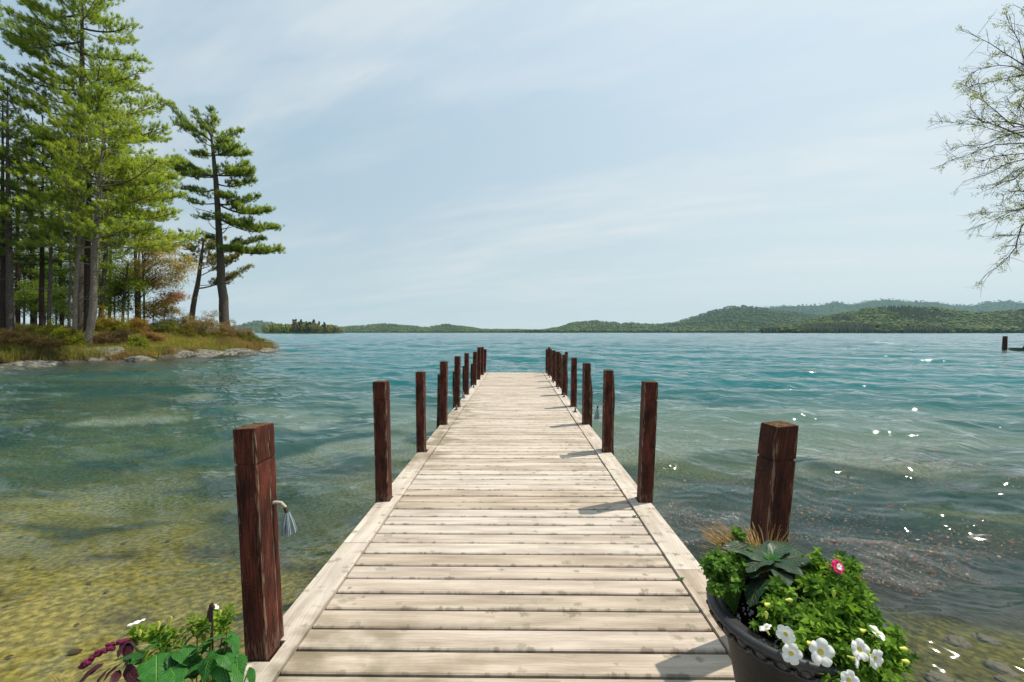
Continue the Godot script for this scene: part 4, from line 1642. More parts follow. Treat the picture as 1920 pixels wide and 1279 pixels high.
	# --- young broadleaf trees among and behind the trunks
	var young := [
		["slim leaning broadleaf tree with fresh leaves at the open end of the grove", 228, 37.0, 0.11, [[232, 560], [237, 520], [240, 490]], 225, 535, 2.2, 2.6, 300, Color(0.23, 0.27, 0.03), Color(0.10, 0.15, 0.02)],
		["thin dark sapling beside the slanting pine", 214, 38.0, 0.06, [[215, 560], [217, 520]], 212, 545, 1.6, 2.0, 190, Color(0.17, 0.24, 0.03), Color(0.07, 0.12, 0.02)],
		["copper-leafed young maple with level branches at the end of the grove", 270, 38.5, 0.09, [[270, 560], [268, 500], [266, 455]], 310, 480, 2.2, 2.1, 330, Color(0.40, 0.30, 0.10), Color(0.28, 0.25, 0.06)],
		["second copper maple crown over the straight brown pine", 262, 40.0, 0.10, [[262, 560], [260, 490], [262, 430]], 290, 520, 1.9, 1.4, 200, Color(0.42, 0.32, 0.08), Color(0.3, 0.2, 0.06)],
		["yellow-leafed sapling in the brush beside the leaning tree", 287, 39.0, 0.04, [[287, 580], [288, 560]], 296, 580, 1.2, 1.1, 150, Color(0.36, 0.27, 0.05), Color(0.22, 0.17, 0.04)],
		["pink-budded sapling over the brush of the point", 306, 39.5, 0.035, [[309, 590], [318, 565]], 322, 556, 1.1, 0.6, 70, Color(0.30, 0.09, 0.07), Color(0.26, 0.2, 0.08)],
		["bright green bushy tree filling the back of the grove", 105, 44.0, 0.09, [[105, 560], [104, 520]], 108, 545, 3.0, 2.8, 420, Color(0.18, 0.27, 0.03), Color(0.06, 0.11, 0.02)],
		["green broadleaf tree behind the spreading roots", 45, 46.0, 0.1, [[45, 560], [44, 500]], 42, 520, 3.4, 3.6, 420, Color(0.15, 0.21, 0.03), Color(0.05, 0.09, 0.02)],
		["leafy young tree close behind the slim pair", 68, 40.0, 0.07, [[68, 570], [69, 530]], 70, 560, 2.2, 1.8, 260, Color(0.19, 0.25, 0.03), Color(0.06, 0.10, 0.02)],
		["tall loose-leafed tree behind the crooked pine", 176, 46.0, 0.12, [[176, 560], [178, 480], [180, 430]], 176, 480, 2.8, 4.0, 420, Color(0.19, 0.24, 0.03), Color(0.07, 0.11, 0.02)],
		["loose-leafed tree at the far left of the grove", 5, 44.0, 0.12, [[5, 560], [4, 470]], 0, 480, 3.6, 4.0, 420, Color(0.13, 0.19, 0.03), Color(0.05, 0.09, 0.02)],
		["yellow-green leafy tree filling the gap beyond the slim pair", 84, 48.0, 0.09, [[84, 560], [84, 500]], 86, 500, 2.6, 3.4, 420, Color(0.22, 0.26, 0.03), Color(0.08, 0.12, 0.02)],
		["fresh green tree behind the bowed and the thick pine", 150, 49.0, 0.09, [[150, 560], [150, 500]], 150, 540, 2.8, 3.2, 420, Color(0.19, 0.25, 0.03), Color(0.07, 0.11, 0.02)],
		["low leafy tree at the back beyond the dark pine", 18, 48.0, 0.08, [[18, 570], [18, 540]], 20, 560, 3.0, 2.4, 380, Color(0.17, 0.22, 0.03), Color(0.06, 0.1, 0.02)],
		["low leafy tree behind the crooked pine", 128, 50.0, 0.07, [[128, 570], [128, 540]], 128, 575, 2.6, 1.8, 320, Color(0.2, 0.26, 0.03), Color(0.08, 0.12, 0.02)],
		["light green young tree rising at the back shore", 240, 50.0, 0.08, [[240, 560], [240, 520]], 240, 530, 2.2, 2.8, 240, Color(0.22, 0.27, 0.04), Color(0.09, 0.14, 0.02)],
	]
	k = 0
	for y in young:
		broadleaf("young_tree", y[0], y[1], y[2], y[3], y[4], Vector2(y[5], y[6]), Vector2(y[7], y[8]), y[9], y[10], y[11], 700 + k)
		k += 1


func broadleaf(called: String, label: String, px: float, d: float, r0: float, line: Array, crown: Vector2, size: Vector2, leaves: int, light: Color, dark: Color, seed_: int) -> void:
	var base := grounded(px, d)
	var tr := trunk_line(base, line, d)
	var o := thing(called, label, "tree", base)
	var t := Grower.new()
	t.rng.seed = seed_
	t.light = light * 1.35
	t.dark = dark * 1.5
	var pts := [Vector3(0, -0.3, 0)]
	var rad := [r0 * 1.3]
	for k in tr.size():
		pts.append(tr[k] - base)
		rad.append(r0 * (1.0 - 0.7 * k / tr.size()))
	var b := MB.new()
	b.tube(pts, rad, 8, 1.0, true, 0.05)
	part("trunk", b.mesh(), M.bark, o)
	var c := at(crown.x, crown.y, d) - base
	var centres := []
	for k in int(leaves / 9):
		var e := Vector3(t.rng.randfn(), t.rng.randfn(), t.rng.randfn())
		e = e.normalized() * pow(t.rng.randf(), 0.4) * Vector3(size.x, size.y, size.x)
		var q := c + e
		centres.append(q)
		var from: Vector3 = pts[1 + t.rng.randi() % (pts.size() - 1)]
		var h := clampf(q.y - 0.5 * Vector2(q.x, q.z).length(), 0.4, 100.0)
		for s in range(1, pts.size() - 1):
			if pts[s].y <= h and h <= pts[s + 1].y:
				from = pts[s].lerp(pts[s + 1], (h - pts[s].y) / maxf(0.01, pts[s + 1].y - pts[s].y))
		t.wood.tube([from, from.lerp(q, 0.5) + Vector3(0, 0.12 * from.distance_to(q), 0), q], [r0 * 0.22 + 0.006, r0 * 0.12 + 0.004, 0.004], 5, 1.0, false)
	for k in leaves * 4:
		var q: Vector3 = centres[t.rng.randi() % centres.size()]
		t.tuft(q + Vector3(t.rng.randfn() * 0.38, t.rng.randfn() * 0.2, t.rng.randfn() * 0.38), Vector3(t.rng.randfn() * 0.4, 1, t.rng.randfn() * 0.4), t.rng.randf_range(1.5, 2.5))
	part("branches", t.wood.mesh(), M.bark_dark, o)
	many("crown", leaf_meshes[seed_ % 3], M.leaf, t.places, t.colors, o)


# ---------------------------------------------------------------- rocks of the shore
func rock_mesh(size: Vector3, boxy: float, seed_: int, rough := 0.16) -> ArrayMesh:
	var f := FastNoiseLite.new()
	f.seed = seed_
	f.frequency = 0.9
	f.fractal_octaves = 4
	var rr := RandomNumberGenerator.new()
	rr.seed = seed_
	var cuts := []
	if boxy < 0.7:
		for k in 6:
			var an := rr.randf() * TAU
			cuts.append(Vector3(cos(an), rr.randf_range(0.1, 1.1), sin(an)).normalized() * rr.randf_range(0.62, 0.86))
	var b := MB.new()
	var rows := 20
	var cols := 36
	for r in rows + 1:
		var lat := PI * (float(r) / rows - 0.5)
		for s in cols + 1:
			var lon := TAU * (s % cols) / cols
			var d := Vector3(cos(lat) * cos(lon), sin(lat), cos(lat) * sin(lon))
			var q := Vector3(signf(d.x) * pow(absf(d.x), boxy), signf(d.y) * pow(absf(d.y), boxy), signf(d.z) * pow(absf(d.z), boxy))
			var e := f.get_noise_3dv(d * 1.6) * rough * 2.0 + f.get_noise_3dv(d * 5.0) * rough * 0.5
			# layered ledges
			var ledge := sin(q.y * 7.0 + e * 8.0) * 0.03
			var p := q * (1.0 + e + ledge)
			for cut in cuts:
				var over: float = p.dot(cut) - cut.length_squared()
				if over > 0.0:
					p -= cut.normalized() * over / cut.length() * 0.92
			b.v.append(p * size)
	for r in rows:
		for s in cols:
			var a := r * (cols + 1) + s
			b.i.append_array(PackedInt32Array([a, a + cols + 1, a + 1, a + 1, a + cols + 1, a + cols + 2]))
	b.smooth()
	for r in rows + 1:
		var a := r * (cols + 1)
		var m := (b.n[a] + b.n[a + cols]).normalized()
		b.n[a] = m
		b.n[a + cols] = m
	return b.mesh()


func build_rocks() -> void:
	# label, left px, right px, top py, bottom py, distance, depth in metres, boxiness
	var rocks := [
		["pale flat shore slab under the bowed pine", 134, 226, 648, 679, 27.2, 1.7, 0.55],
		["grey rounded boulder behind the flat shore slabs", 214, 250, 650, 671, 29.3, 0.7, 0.6],
		["low cracked slab at the water beside the rounded boulder", 222, 276, 664, 680, 28.0, 0.8, 0.5],
		["broad pale ledge sloping into the water with a dark waterline", 262, 338, 650, 674, 30.6, 1.5, 0.5],
		["long low ledge stepping along the point", 322, 405, 653, 669, 33.2, 1.6, 0.45],
		["long low ledge below the lone pine", 385, 466, 651, 665, 37.2, 1.8, 0.45],
		["dark notched stone in the ledge below the lone pine", 416, 438, 654, 664, 35.6, 0.5, 0.5],
		["square overhanging block at the very tip of the point", 477, 516, 637, 656, 45.0, 1.4, 0.28],
		["thin pale shelf under the square tip block", 452, 508, 650, 659, 42.0, 1.4, 0.4],
		["pale slab sloping into the cove at the foot of the roots", -40, 58, 675, 694, 23.4, 1.5, 0.5],
		["small flat stone among the russet litter", 92, 122, 660, 675, 26.2, 0.6, 0.55],
		["small pale stones at the waterline of the cove", 58, 100, 676, 686, 24.8, 0.6, 0.5],
		["split ledge behind the low cracked slab", 238, 300, 652, 668, 31.5, 1.2, 0.45],
		["weathered bank rock left of the flat slab", 66, 140, 662, 682, 26.4, 0.9, 0.5],
		["low mossy stone between the cove slab and the flat slab", 98, 140, 676, 684, 26.0, 0.5, 0.5],
	]
	var k := 0
	for q in rocks:
		var a := at(q[1], q[4], q[5])
		var b := at(q[2], q[3], q[5])
		var size := Vector3((b.x - a.x) / 2, (b.y - a.y) / 2 * 0.82 + 0.08, q[6])
		var o := part("shore_rock", rock_mesh(size, q[7], 800 + k, 0.075 if q[7] > 0.3 else 0.05), M.rock)
		o.position = Vector3((a.x + b.x) / 2, (a.y + b.y) / 2 - 0.12, (a.z + b.z) / 2 - q[6] * 0.35)
		o.rotation = Vector3(0.04, 0.25 * sin(k * 2.0), -0.06 * sin(k * 1.3))
		tag(o, q[0], "rock", "rocks along the point")
		k += 1
	# stones in the shallows beside the planter
	rng.seed = 55
	for s in 16:
		var x := rng.randf_range(1.9, 3.9)
		var z := rng.randf_range(-3.1, -2.35)
		var w := rng.randf_range(0.025, 0.06)
		var o := part("shallow_stone", rock_mesh(Vector3(w * 1.3, w * 0.6, w), 0.75, 850 + s), M.lake_stone)
		o.position = Vector3(x, land(x, z) - w * 0.05, z)
		o.rotation.y = rng.randf() * TAU
		tag(o, "small stone on the lake bed in the shallows beside the flower pot", "stone", "stones in the shallows")


# ---------------------------------------------------------------- brush and ground cover
func build_undergrowth() -> void:
	rng.seed = 21
	# heath and grass that clothes the point
	var blade := MB.new()
	var r := RandomNumberGenerator.new()
	r.seed = 2
	for k in 26:
		var an := r.randf() * TAU
		var root := Vector3(cos(an), 0, sin(an)) * r.randf_range(0.0, 0.22)
		var tip := root + Vector3(cos(an) * r.randf_range(0.02, 0.2), r.randf_range(0.18, 0.5), sin(an) * r.randf_range(0.02, 0.2))
		var s := (tip - root).cross(Vector3(r.randfn(), r.randfn(), r.randfn())).normalized() * 0.009
		var nn := (Vector3(cos(an) * 0.4, 1, sin(an) * 0.4)).normalized()
		var a := blade.vert(root - s, nn)
		blade.vert(root + s, nn)
		blade.vert(tip, nn)
		blade.tri(a, a + 1, a + 2)
		if k % 2 == 0:
			for e in 3:
				var c := root.lerp(tip, r.randf_range(0.4, 1.0))
				var d := Vector3(r.randfn(), r.randf_range(-0.2, 0.8), r.randfn()).normalized()
				var w := d.cross(Vector3.UP).normalized() * 0.02
				var f := blade.vert(c, nn)
				blade.vert(c + d * 0.03 + w, nn)
				blade.vert(c + d * 0.065, nn)
				blade.vert(c + d * 0.03 - w, nn)
				blade.tri(f, f + 1, f + 2)
				blade.tri(f, f + 2, f + 3)
	var cover := blade.mesh()
	var places := []
	var colors := []
	var tries := 0
	while places.size() < 24000 and tries < 110000:
		tries += 1
		var d := rng.randf_range(22.0, 52.0)
		var px := rng.randf_range(-120, 520)
		var p := at(px, 623, d)
		var s := inland(p.x, p.z)
		if s < 0.25 or rng.randf() > 1.3 - s * 0.06:
			continue
		p.y = land(p.x, p.z) - 0.04
		var h := noise2.get_noise_2d(p.x * 1.6, p.z * 1.6)
		var g := noise.get_noise_2d(p.x * 8.0, p.z * 8.0)
		var tall := rng.randf_range(0.6, 1.7) * (0.75 + smoothstep(-34.0, -42.0, p.z) * 0.6)
		places.append(Transform3D(Basis(Vector3.UP, rng.randf() * TAU).scaled(Vector3(1.1, tall, 1.1)), p))
		var c := Color(0.24, 0.235, 0.065)
		if h > 0.10:
			c = Color(0.31, 0.31, 0.065)
		elif h < -0.18:
			c = Color(0.30, 0.22, 0.09)
		if g > 0.20:
			c = Color(0.20, 0.15, 0.07)
		elif g < -0.30:
			c = Color(0.33, 0.23, 0.09)
		colors.append(c * rng.randf_range(0.65, 1.25))
	var o := many("ground_cover", cover, M.grass, places, colors)
	o.set_meta("label", "low heath, grass and blueberry brush covering the point")
	# shrubs one can tell apart: label, px, distance, radius, height, light, dark, leafiness
	var shrubs := [
		["large twiggy grey-brown shrub at the foot of the leaning tree", 345, 41.5, 2.0, 2.2, Color(0.36, 0.27, 0.11), Color(0.18, 0.14, 0.06), 0.6],
		["dense twiggy shrub between the leaning tree and the lone pine", 383, 40.5, 2.1, 2.2, Color(0.36, 0.27, 0.10), Color(0.17, 0.13, 0.06), 0.6],
		["brown shrub wrapped round the foot of the lone pine", 437, 42.0, 1.6, 1.8, Color(0.34, 0.23, 0.10), Color(0.17, 0.12, 0.06), 0.5],
		["dark green shrub in the middle of the point", 315, 39.5, 1.7, 1.7, Color(0.24, 0.27, 0.05), Color(0.10, 0.13, 0.03), 1.3],
		["green bush overhanging the ledge near the tip block", 452, 41.8, 1.1, 0.95, Color(0.17, 0.19, 0.03), Color(0.07, 0.09, 0.02), 1.3],
		["low green bush beside the square tip block", 472, 43.2, 0.9, 0.9, Color(0.20, 0.21, 0.04), Color(0.08, 0.10, 0.02), 1.2],
		["pale twiggy bush behind the square tip block", 462, 45.0, 0.9, 1.3, Color(0.24, 0.22, 0.10), Color(0.12, 0.10, 0.05), 0.5],
		["bright yellow-green bush under the slim pair of pines", 104, 28.5, 0.9, 1.1, Color(0.33, 0.33, 0.03), Color(0.16, 0.19, 0.02), 1.4],
		["yellow-green bush left of the crooked pine's foot", 122, 27.8, 0.8, 1.0, Color(0.33, 0.33, 0.03), Color(0.16, 0.19, 0.02), 1.4],
		["small bright bush between the crooked and the bowed pine", 148, 27.6, 0.55, 0.8, Color(0.34, 0.34, 0.03), Color(0.17, 0.2, 0.02), 1.4],
		["yellow-orange shrub behind the bowed pine", 192, 33.0, 1.1, 1.7, Color(0.36, 0.27, 0.03), Color(0.18, 0.16, 0.02), 1.0],
		["yellow-green shrub beside the slanting pine", 212, 33.5, 1.1, 1.3, Color(0.32, 0.31, 0.03), Color(0.14, 0.16, 0.02), 1.2],
		["orange-tinged shrub under the straight brown pine", 245, 35.0, 1.2, 1.8, Color(0.36, 0.22, 0.04), Color(0.20, 0.15, 0.03), 0.9],
		["reddish low shrub above the broad pale ledge", 287, 33.2, 0.9, 0.7, Color(0.38, 0.22, 0.09), Color(0.24, 0.16, 0.06), 1.0],
		["green tuft growing over the broad pale ledge", 256, 29.8, 0.6, 0.7, Color(0.26, 0.31, 0.03), Color(0.12, 0.16, 0.02), 1.2],
		["bare brown shrub at the foot of the bowed pine", 200, 29.3, 1.0, 0.8, Color(0.27, 0.17, 0.09), Color(0.15, 0.10, 0.05), 0.5],
		["bare twiggy shrub above the rounded boulder", 232, 30.2, 0.7, 0.9, Color(0.16, 0.11, 0.06), Color(0.09, 0.06, 0.04), 0.4],
		["olive shrub in the clearing by the spreading roots", 60, 29.5, 0.9, 0.6, Color(0.18, 0.17, 0.03), Color(0.10, 0.09, 0.02), 1.0],
		["russet shrub over the cove slab", 18, 26.0, 1.2, 0.7, Color(0.34, 0.21, 0.08), Color(0.20, 0.14, 0.05), 0.9],
		["brown brush above the small cove stones", 75, 26.3, 1.1, 0.6, Color(0.28, 0.19, 0.07), Color(0.16, 0.11, 0.05), 0.7],
		["yellow shrub among the brush in the middle of the point", 270, 38.0, 1.0, 1.3, Color(0.33, 0.26, 0.05), Color(0.17, 0.15, 0.03), 0.9],
		["olive shrub below the leaning tree on the water side", 350, 38.5, 1.1, 0.8, Color(0.22, 0.20, 0.03), Color(0.11, 0.11, 0.02), 1.1],
		["yellow-green low shrub below the dense twiggy one", 402, 40.0, 1.0, 0.8, Color(0.25, 0.23, 0.03), Color(0.11, 0.11, 0.02), 1.1],
	]
	var k := 0
	for q in shrubs:
		var base := grounded(q[1], q[2])
		var t := Grower.new()
		t.rng.seed = 900 + k
		t.light = q[5] * 1.25
		t.dark = q[6]
		var node := thing("shrub", q[0], "shrub", base, "shrubs on the point")
		var rad: float = q[3] * 1.1
		var high: float = q[4] * 1.3
		for s in int(34 * rad):
			var an := t.rng.randf() * TAU
			var far := sqrt(t.rng.randf()) * rad
			var tip := Vector3(cos(an) * far, high * t.rng.randf_range(0.55, 1.05) * sqrt(maxf(0.15, 1.0 - pow(far / rad, 2.0) * 0.75)), sin(an) * far)
			var root := Vector3(cos(an) * far * 0.45, -0.15, sin(an) * far * 0.45)
			var mid := root.lerp(tip, 0.55) + Vector3(t.rng.randfn(), 0, t.rng.randfn()) * 0.06
			t.wood.tube([root, mid, tip], [0.012, 0.008, 0.003], 4, 1.0, false)
			for e in 3:
				var f := mid.lerp(tip, t.rng.randf())
				var g := f + Vector3(t.rng.randfn(), t.rng.randf_range(0.2, 1.2), t.rng.randfn()).normalized() * 0.28
				t.wood.tube([f, g], [0.005, 0.002], 3, 1.0, false)
				for m in int(5.0 + 4.0 * float(q[7]) + t.rng.randf()):
					t.tuft(f.lerp(g, t.rng.randf()) + Vector3(t.rng.randfn(), t.rng.randfn(), t.rng.randfn()) * 0.06, Vector3(t.rng.randfn() * 0.5, 1, t.rng.randfn() * 0.5), t.rng.randf_range(0.8, 1.6))
		part("stems", t.wood.mesh(), M.bark, node)
		many("foliage", leaf_meshes[k % 3], M.leaf, t.places, t.colors, node)
		k += 1
	# surface roots of the pine by the cove
	var rb := grounded(19, 29.0)
	var roots := MB.new()
	for q in 7:
		var an := -0.6 + q * 0.75
		var pts := [Vector3(0, 0.45, 0)]
		var rad := [0.2]
		for s in 4:
			var f := 0.5 + s * (0.55 if q != 1 else 0.95)
			var p := rb + Vector3(cos(an + 0.1 * s), 0, sin(an + 0.1 * s)) * f
			pts.append(Vector3(p.x - rb.x, land(p.x, p.z) - rb.y + 0.06 - s * 0.015, p.z - rb.z))
			rad.append(0.13 - s * 0.026)
		roots.tube(pts, rad, 7, 1.0, true, 0.1)
	var ro := part("surface_roots", roots.mesh(), M.bark)
	ro.position = rb
	tag(ro, "pale surface roots spreading over the bank of the cove", "roots")


# ---------------------------------------------------------------- the birch that reaches in from the right bank
func build_birch() -> void:
	var d := 9.0
	var root := Vector3(18.2, 0.0, -8.4)
	root.y = land(root.x, root.z)
	var o := thing("birch_tree", "birch on the right bank whose fine twigs reach in over the water", "tree", root)
	var t := Grower.new()
	t.rng.seed = 1200
	t.light = Color(0.42, 0.46, 0.06)
	t.dark = Color(0.16, 0.2, 0.03)
	var trunk := MB.new()
	var line := []
	for k in 8:
		line.append(Vector3(-0.08 * k * sin(k * 0.8), k * 1.7 - 0.4, 0.1 * sin(k * 1.1)))
	trunk.tube(line, [0.24, 0.2, 0.18, 0.16, 0.13, 0.1, 0.06, 0.02], 10, 1.0, true, 0.04)
	part("trunk", trunk.mesh(), M.bark_pale, o)
	var z := func(x: float, y: float, dz := 0.0) -> Vector3: return at(1698 + x / 2.367, y / 2.367, d + dz) - root
	var lines := [
		[[640, 350], [568, 315], [460, 240], [370, 190], [285, 150]], [[640, 370], [568, 345], [480, 300], [420, 288], [330, 300], [235, 372]], [[600, 350], [545, 300], [500, 185], [450, 90]], [[590, 330], [545, 180], [530, 100], [532, 30]],
		[[640, 360], [568, 330], [480, 345], [400, 355], [300, 375], [250, 395]], [[640, 350], [568, 370], [500, 395], [440, 432]],
		[[640, 570], [568, 562], [500, 575], [430, 590], [330, 560], [200, 545], [120, 540]], [[640, 590], [568, 580], [450, 600], [350, 640], [260, 650], [185, 662]], [[640, 640], [568, 640], [400, 640], [330, 660], [270, 690], [190, 715], [130, 752]],
		[[640, 690], [568, 700], [450, 720], [370, 770], [290, 795], [245, 810]], [[640, 700], [568, 720], [470, 770], [380, 842]], [[600, 565], [480, 560], [400, 500], [340, 440], [330, 385]], [[560, 560], [440, 540], [340, 545], [270, 460]], [[640, 620], [540, 610], [420, 560], [300, 520], [230, 560]], [[640, 560], [560, 520], [500, 460], [430, 450]],
		[[640, 660], [520, 680], [400, 700], [260, 750]], [[640, 720], [540, 740], [480, 800], [430, 810]],
		[[640, 880], [568, 910], [500, 930], [430, 942], [330, 945]], [[640, 900], [560, 920], [470, 940], [390, 975], [290, 1015]], [[640, 940], [568, 960], [508, 1010], [490, 1100], [440, 1160], [355, 1215]], [[640, 980], [568, 1040], [470, 1040], [400, 1040]], [[640, 1060], [570, 1085], [510, 1085], [440, 1090]],
		[[640, 420], [590, 380], [540, 420], [500, 470]], [[640, 480], [570, 500], [500, 520], [440, 470]],
		[[640, 830], [560, 860], [490, 850], [430, 862]],
	]
	for l in lines:
		var pts := []
		var rad := []
		var dz := t.rng.randf_range(-0.9, 0.9)
		# back to the trunk
		var first: Vector3 = z.call(l[0][0], l[0][1], 0.0)
		pts.append(Vector3(0, maxf(1.2, first.y * 0.82 - 0.2), 0))
		rad.append(0.03)
		for k in l.size():
			var p: Vector3 = z.call(l[k][0], l[k][1], dz * k / 2.0)
			pts.append(p + Vector3(t.rng.randfn(), t.rng.randfn(), t.rng.randfn()) * 0.015)
			rad.append(lerpf(0.014, 0.0028, float(k) / (l.size() - 1)))
		t.wood.tube(pts, rad, 5)
		for k in range(2, pts.size()):
			var a: Vector3 = pts[k - 1]
			var b: Vector3 = pts[k]
			var dir := (b - a).normalized()
			for s in int(a.distance_to(b) / 0.062):
				var p := a.lerp(b, t.rng.randf())
				var e := (dir * t.rng.randf_range(0.6, 1.3) + Vector3(t.rng.randfn() * 0.45, t.rng.randfn() * 0.42 - 0.05, t.rng.randfn() * 0.5)).normalized()
				var long := t.rng.randf_range(0.14, 0.55)
				var q := p + e * long * 0.55 + Vector3(0, t.rng.randfn() * 0.02, 0)
				var w := p + e * long + Vector3(0, -0.04 * long + t.rng.randfn() * 0.03, 0)
				t.wood.tube([p, q, w], [0.0042, 0.0032, 0.0016], 3, 1.0, false)
				if t.rng.randf() < 0.48:
					for m in t.rng.randi_range(1, 5):
						var c := q.lerp(w, t.rng.randf())
						t.tuft(c, Vector3(t.rng.randfn(), -0.2 + t.rng.randfn() * 0.6, t.rng.randfn()), t.rng.randf_range(0.28, 0.55))
				for m in 2:
					if t.rng.randf() < 0.6:
						var c := p.lerp(w, t.rng.randf_range(0.2, 0.9))
						t.wood.tube([c, c + (e + Vector3(t.rng.randfn(), t.rng.randfn(), t.rng.randfn()) * 0.6).normalized() * long * 0.45], [0.0024, 0.0012], 3, 1.0, false)
	part("branches", t.wood.mesh(), M.twig, o)
	many("leaves", leaf_meshes[0], M.leaf, t.places, t.colors, o)


# ---------------------------------------------------------------- the neighbour's dock at the right edge
func build_far_dock() -> void:
	var d := 42.0
	var p := at(1908, 660, d)
	var o := thing("neighbour_dock", "low plank dock with a thick post far off on the right", "dock", Vector3(p.x, 0, p.z))
	var deck := MB.new()
	for k in 60:
		deck.box(Vector3(0.2 + k * 0.15, 0.28, -1.0), Vector3(0.2 + k * 0.15 + 0.14, 0.34, 1.0), 0.004)
	part("deck_boards", deck.mesh(), M.log_wood, o).set_meta("kind", "stuff")
	for s in [-0.95, 0.95]:
		var beam := MB.new()
		beam.box(Vector3(0.2, 0.02, s - 0.04), Vector3(9.2, 0.275, s + 0.04), 0.01)
		part("beam", beam.mesh(), M.house_white, o)
	for k in 3:
		for s in [-1.1, 1.1]:
			var b := MB.new()
			var lean := Vector3(0.02 * k, 0, 0)
			b.tube([Vector3(0, -2.5, 0), Vector3(0, 0.5, 0) + lean, Vector3(0.01, 1.5 - 0.1 * k, 0) + lean], [0.2, 0.19, 0.17], 10, 1.0, true, 0.08)
			part("post", b.mesh(), M.log_wood, o).position = Vector3(k * 4.4, 0, s)
	# a dark fender tyre lying on the boards
	var f := thing("coiled_hose", "dark coil lying on the far low dock", "coil", Vector3(p.x + 0.95, 0.34, p.z + 0.2))
	var ring := MB.new()
	for e in 3:
		var pts := []
		var rad := []
		for s in 17:
			var an := TAU * s / 16.0
			pts.append(Vector3(cos(an) * (0.42 - e * 0.05), 0.06 + e * 0.10, sin(an) * (0.42 - e * 0.05)))
			rad.append(0.06)
		ring.tube(pts, rad, 8, 1.0, false)
	part("coil", ring.mesh(), M.rusty_iron, f)


# ---------------------------------------------------------------- planters
func leaf_blade(long: float, wide: float, droop: float, fold: float, teeth := 0, widest := 0.42) -> ArrayMesh:
	# a leaf along +z, upper side +y: pointed, keeled along the rib, bent down towards its tip
	var b := MB.new()
	var rows := 14
	for r in rows + 1:
		var t := float(r) / rows
		var w := pow(sin(PI * pow(t, log(0.5) / log(widest))), 0.85) * wide * 0.5
		if r == rows:
			w = 0.0
		if teeth > 0 and r % 2 == 1:
			w *= 0.93
		var p := Vector3(0, -droop * long * t * t + 0.04 * long * sin(t * PI), long * (t - 0.15 * droop * t * t))
		for c in 5:
			var s := (c - 2) / 2.0
			var wave_ := 0.04 * wide * sin(t * 17.0 + s * 2.0) * absf(s)
			b.v.append(p + Vector3(s * w, fold * absf(s) * w - 0.25 * s * s * w + wave_, 0))
			b.uv.append(Vector2(0.5 + s * 0.48 * (w / (wide * 0.5) * 0.5 + 0.5), t))
	for r in rows:
		for c in 4:
			var a := r * 5 + c
			b.i.append_array(PackedInt32Array([a, a + 1, a + 6, a, a + 6, a + 5]))
	b.smooth()
	for k in b.n.size():
		if b.n[k].y < 0.0:
			b.n[k] = -b.n[k]
	return b.mesh()


func leaf_from(base: Vector3, tip: Vector3, mesh: Mesh, long: float, roll: float) -> Transform3D:
	var z := (tip - base)
	var s := z.length() / long
	z = z.normalized()
	var x := Vector3.UP.cross(z).normalized()
	if x.length_squared() < 0.5:
		x = Vector3.RIGHT
	var y := z.cross(x)
	var bs := Basis(x, y, z)
	bs = bs.rotated(z, roll)
	return Transform3D(bs.scaled(Vector3(s, s, s)), base)


func sprig_mesh(seed_: int, round_leaf: float) -> ArrayMesh:
	# a rosette of small leaves at the end of a shoot
	var r := RandomNumberGenerator.new()
	r.seed = seed_
	var b := MB.new()
	for k in 9:
		var an := k * 2.4 + r.randf_range(-0.3, 0.3)
		var up := lerpf(-0.3, 1.0, k / 8.0)
		var d := Vector3(cos(an), up, sin(an)).normalized()
		var s := d.cross(Vector3.UP).normalized()
		var nn := s.cross(d)
		if nn.y < 0:
			nn = -nn
		var l := r.randf_range(0.018, 0.03)
		var o := Vector3(0, (k - 4) * 0.004, 0)
		var first := b.v.size()
		for q in 4:
			var t := q / 3.0
			var w := sin(PI * pow(clampf(t, 0.03, 1.0), 0.8)) * l * round_leaf
			var c := o + d * l * t + nn * (-0.35 * l * t * t)
			b.vert(c - s * w + nn * w * 0.3, (nn - s * 0.3).normalized())
			b.vert(c, nn)
			b.vert(c + s * w + nn * w * 0.3, (nn + s * 0.3).normalized())
		for q in 3:
			var a := first + q * 3
			b.i.append_array(PackedInt32Array([a, a + 1, a + 4, a, a + 4, a + 3, a + 1, a + 2, a + 5, a + 1, a + 5, a + 4]))
	return b.mesh()


func flower_mesh(rad: float, lobes := 5, ruffle := 0.12) -> ArrayMesh:
	# a funnel-shaped corolla opening along +y
	var b := MB.new()
	var segs := lobes * 8
	var rings := 7
	for r in rings + 1:
		var t := float(r) / rings
		for s in segs + 1:
			var an := TAU * (s % segs) / segs
			var lobe := pow(absf(cos(an * lobes / 2.0)), 0.55)
			var q := rad * t * lerpf(1.0, 0.80 + 0.22 * lobe, t)
			var y := -0.55 * rad * pow(1.0 - t, 2.2) + ruffle * rad * t * t * sin(an * lobes * 1.5 + t) * 0.5 - 0.18 * rad * t * t * t + 0.03 * rad * cos(an * lobes) * t
			b.v.append(Vector3(cos(an) * q, y, sin(an) * q))
			b.uv.append(Vector2(float(s) / segs, t))
	for r in rings:
		for s in segs:
			var a := r * (segs + 1) + s
			b.i.append_array(PackedInt32Array([a, a + segs + 1, a + 1, a + 1, a + segs + 1, a + segs + 2]))
	b.smooth()
	for k in b.n.size():
		if b.n[k].y < 0:
			b.n[k] = -b.n[k]
	return b.mesh()


func facing(p: Vector3, dir: Vector3, spin := 0.0) -> Transform3D:
	var y := dir.normalized()
	var x := y.cross(Vector3(0.1, 0.3, -1)).normalized()
	return Transform3D(Basis(x, y, x.cross(y)).rotated(y, spin), p)


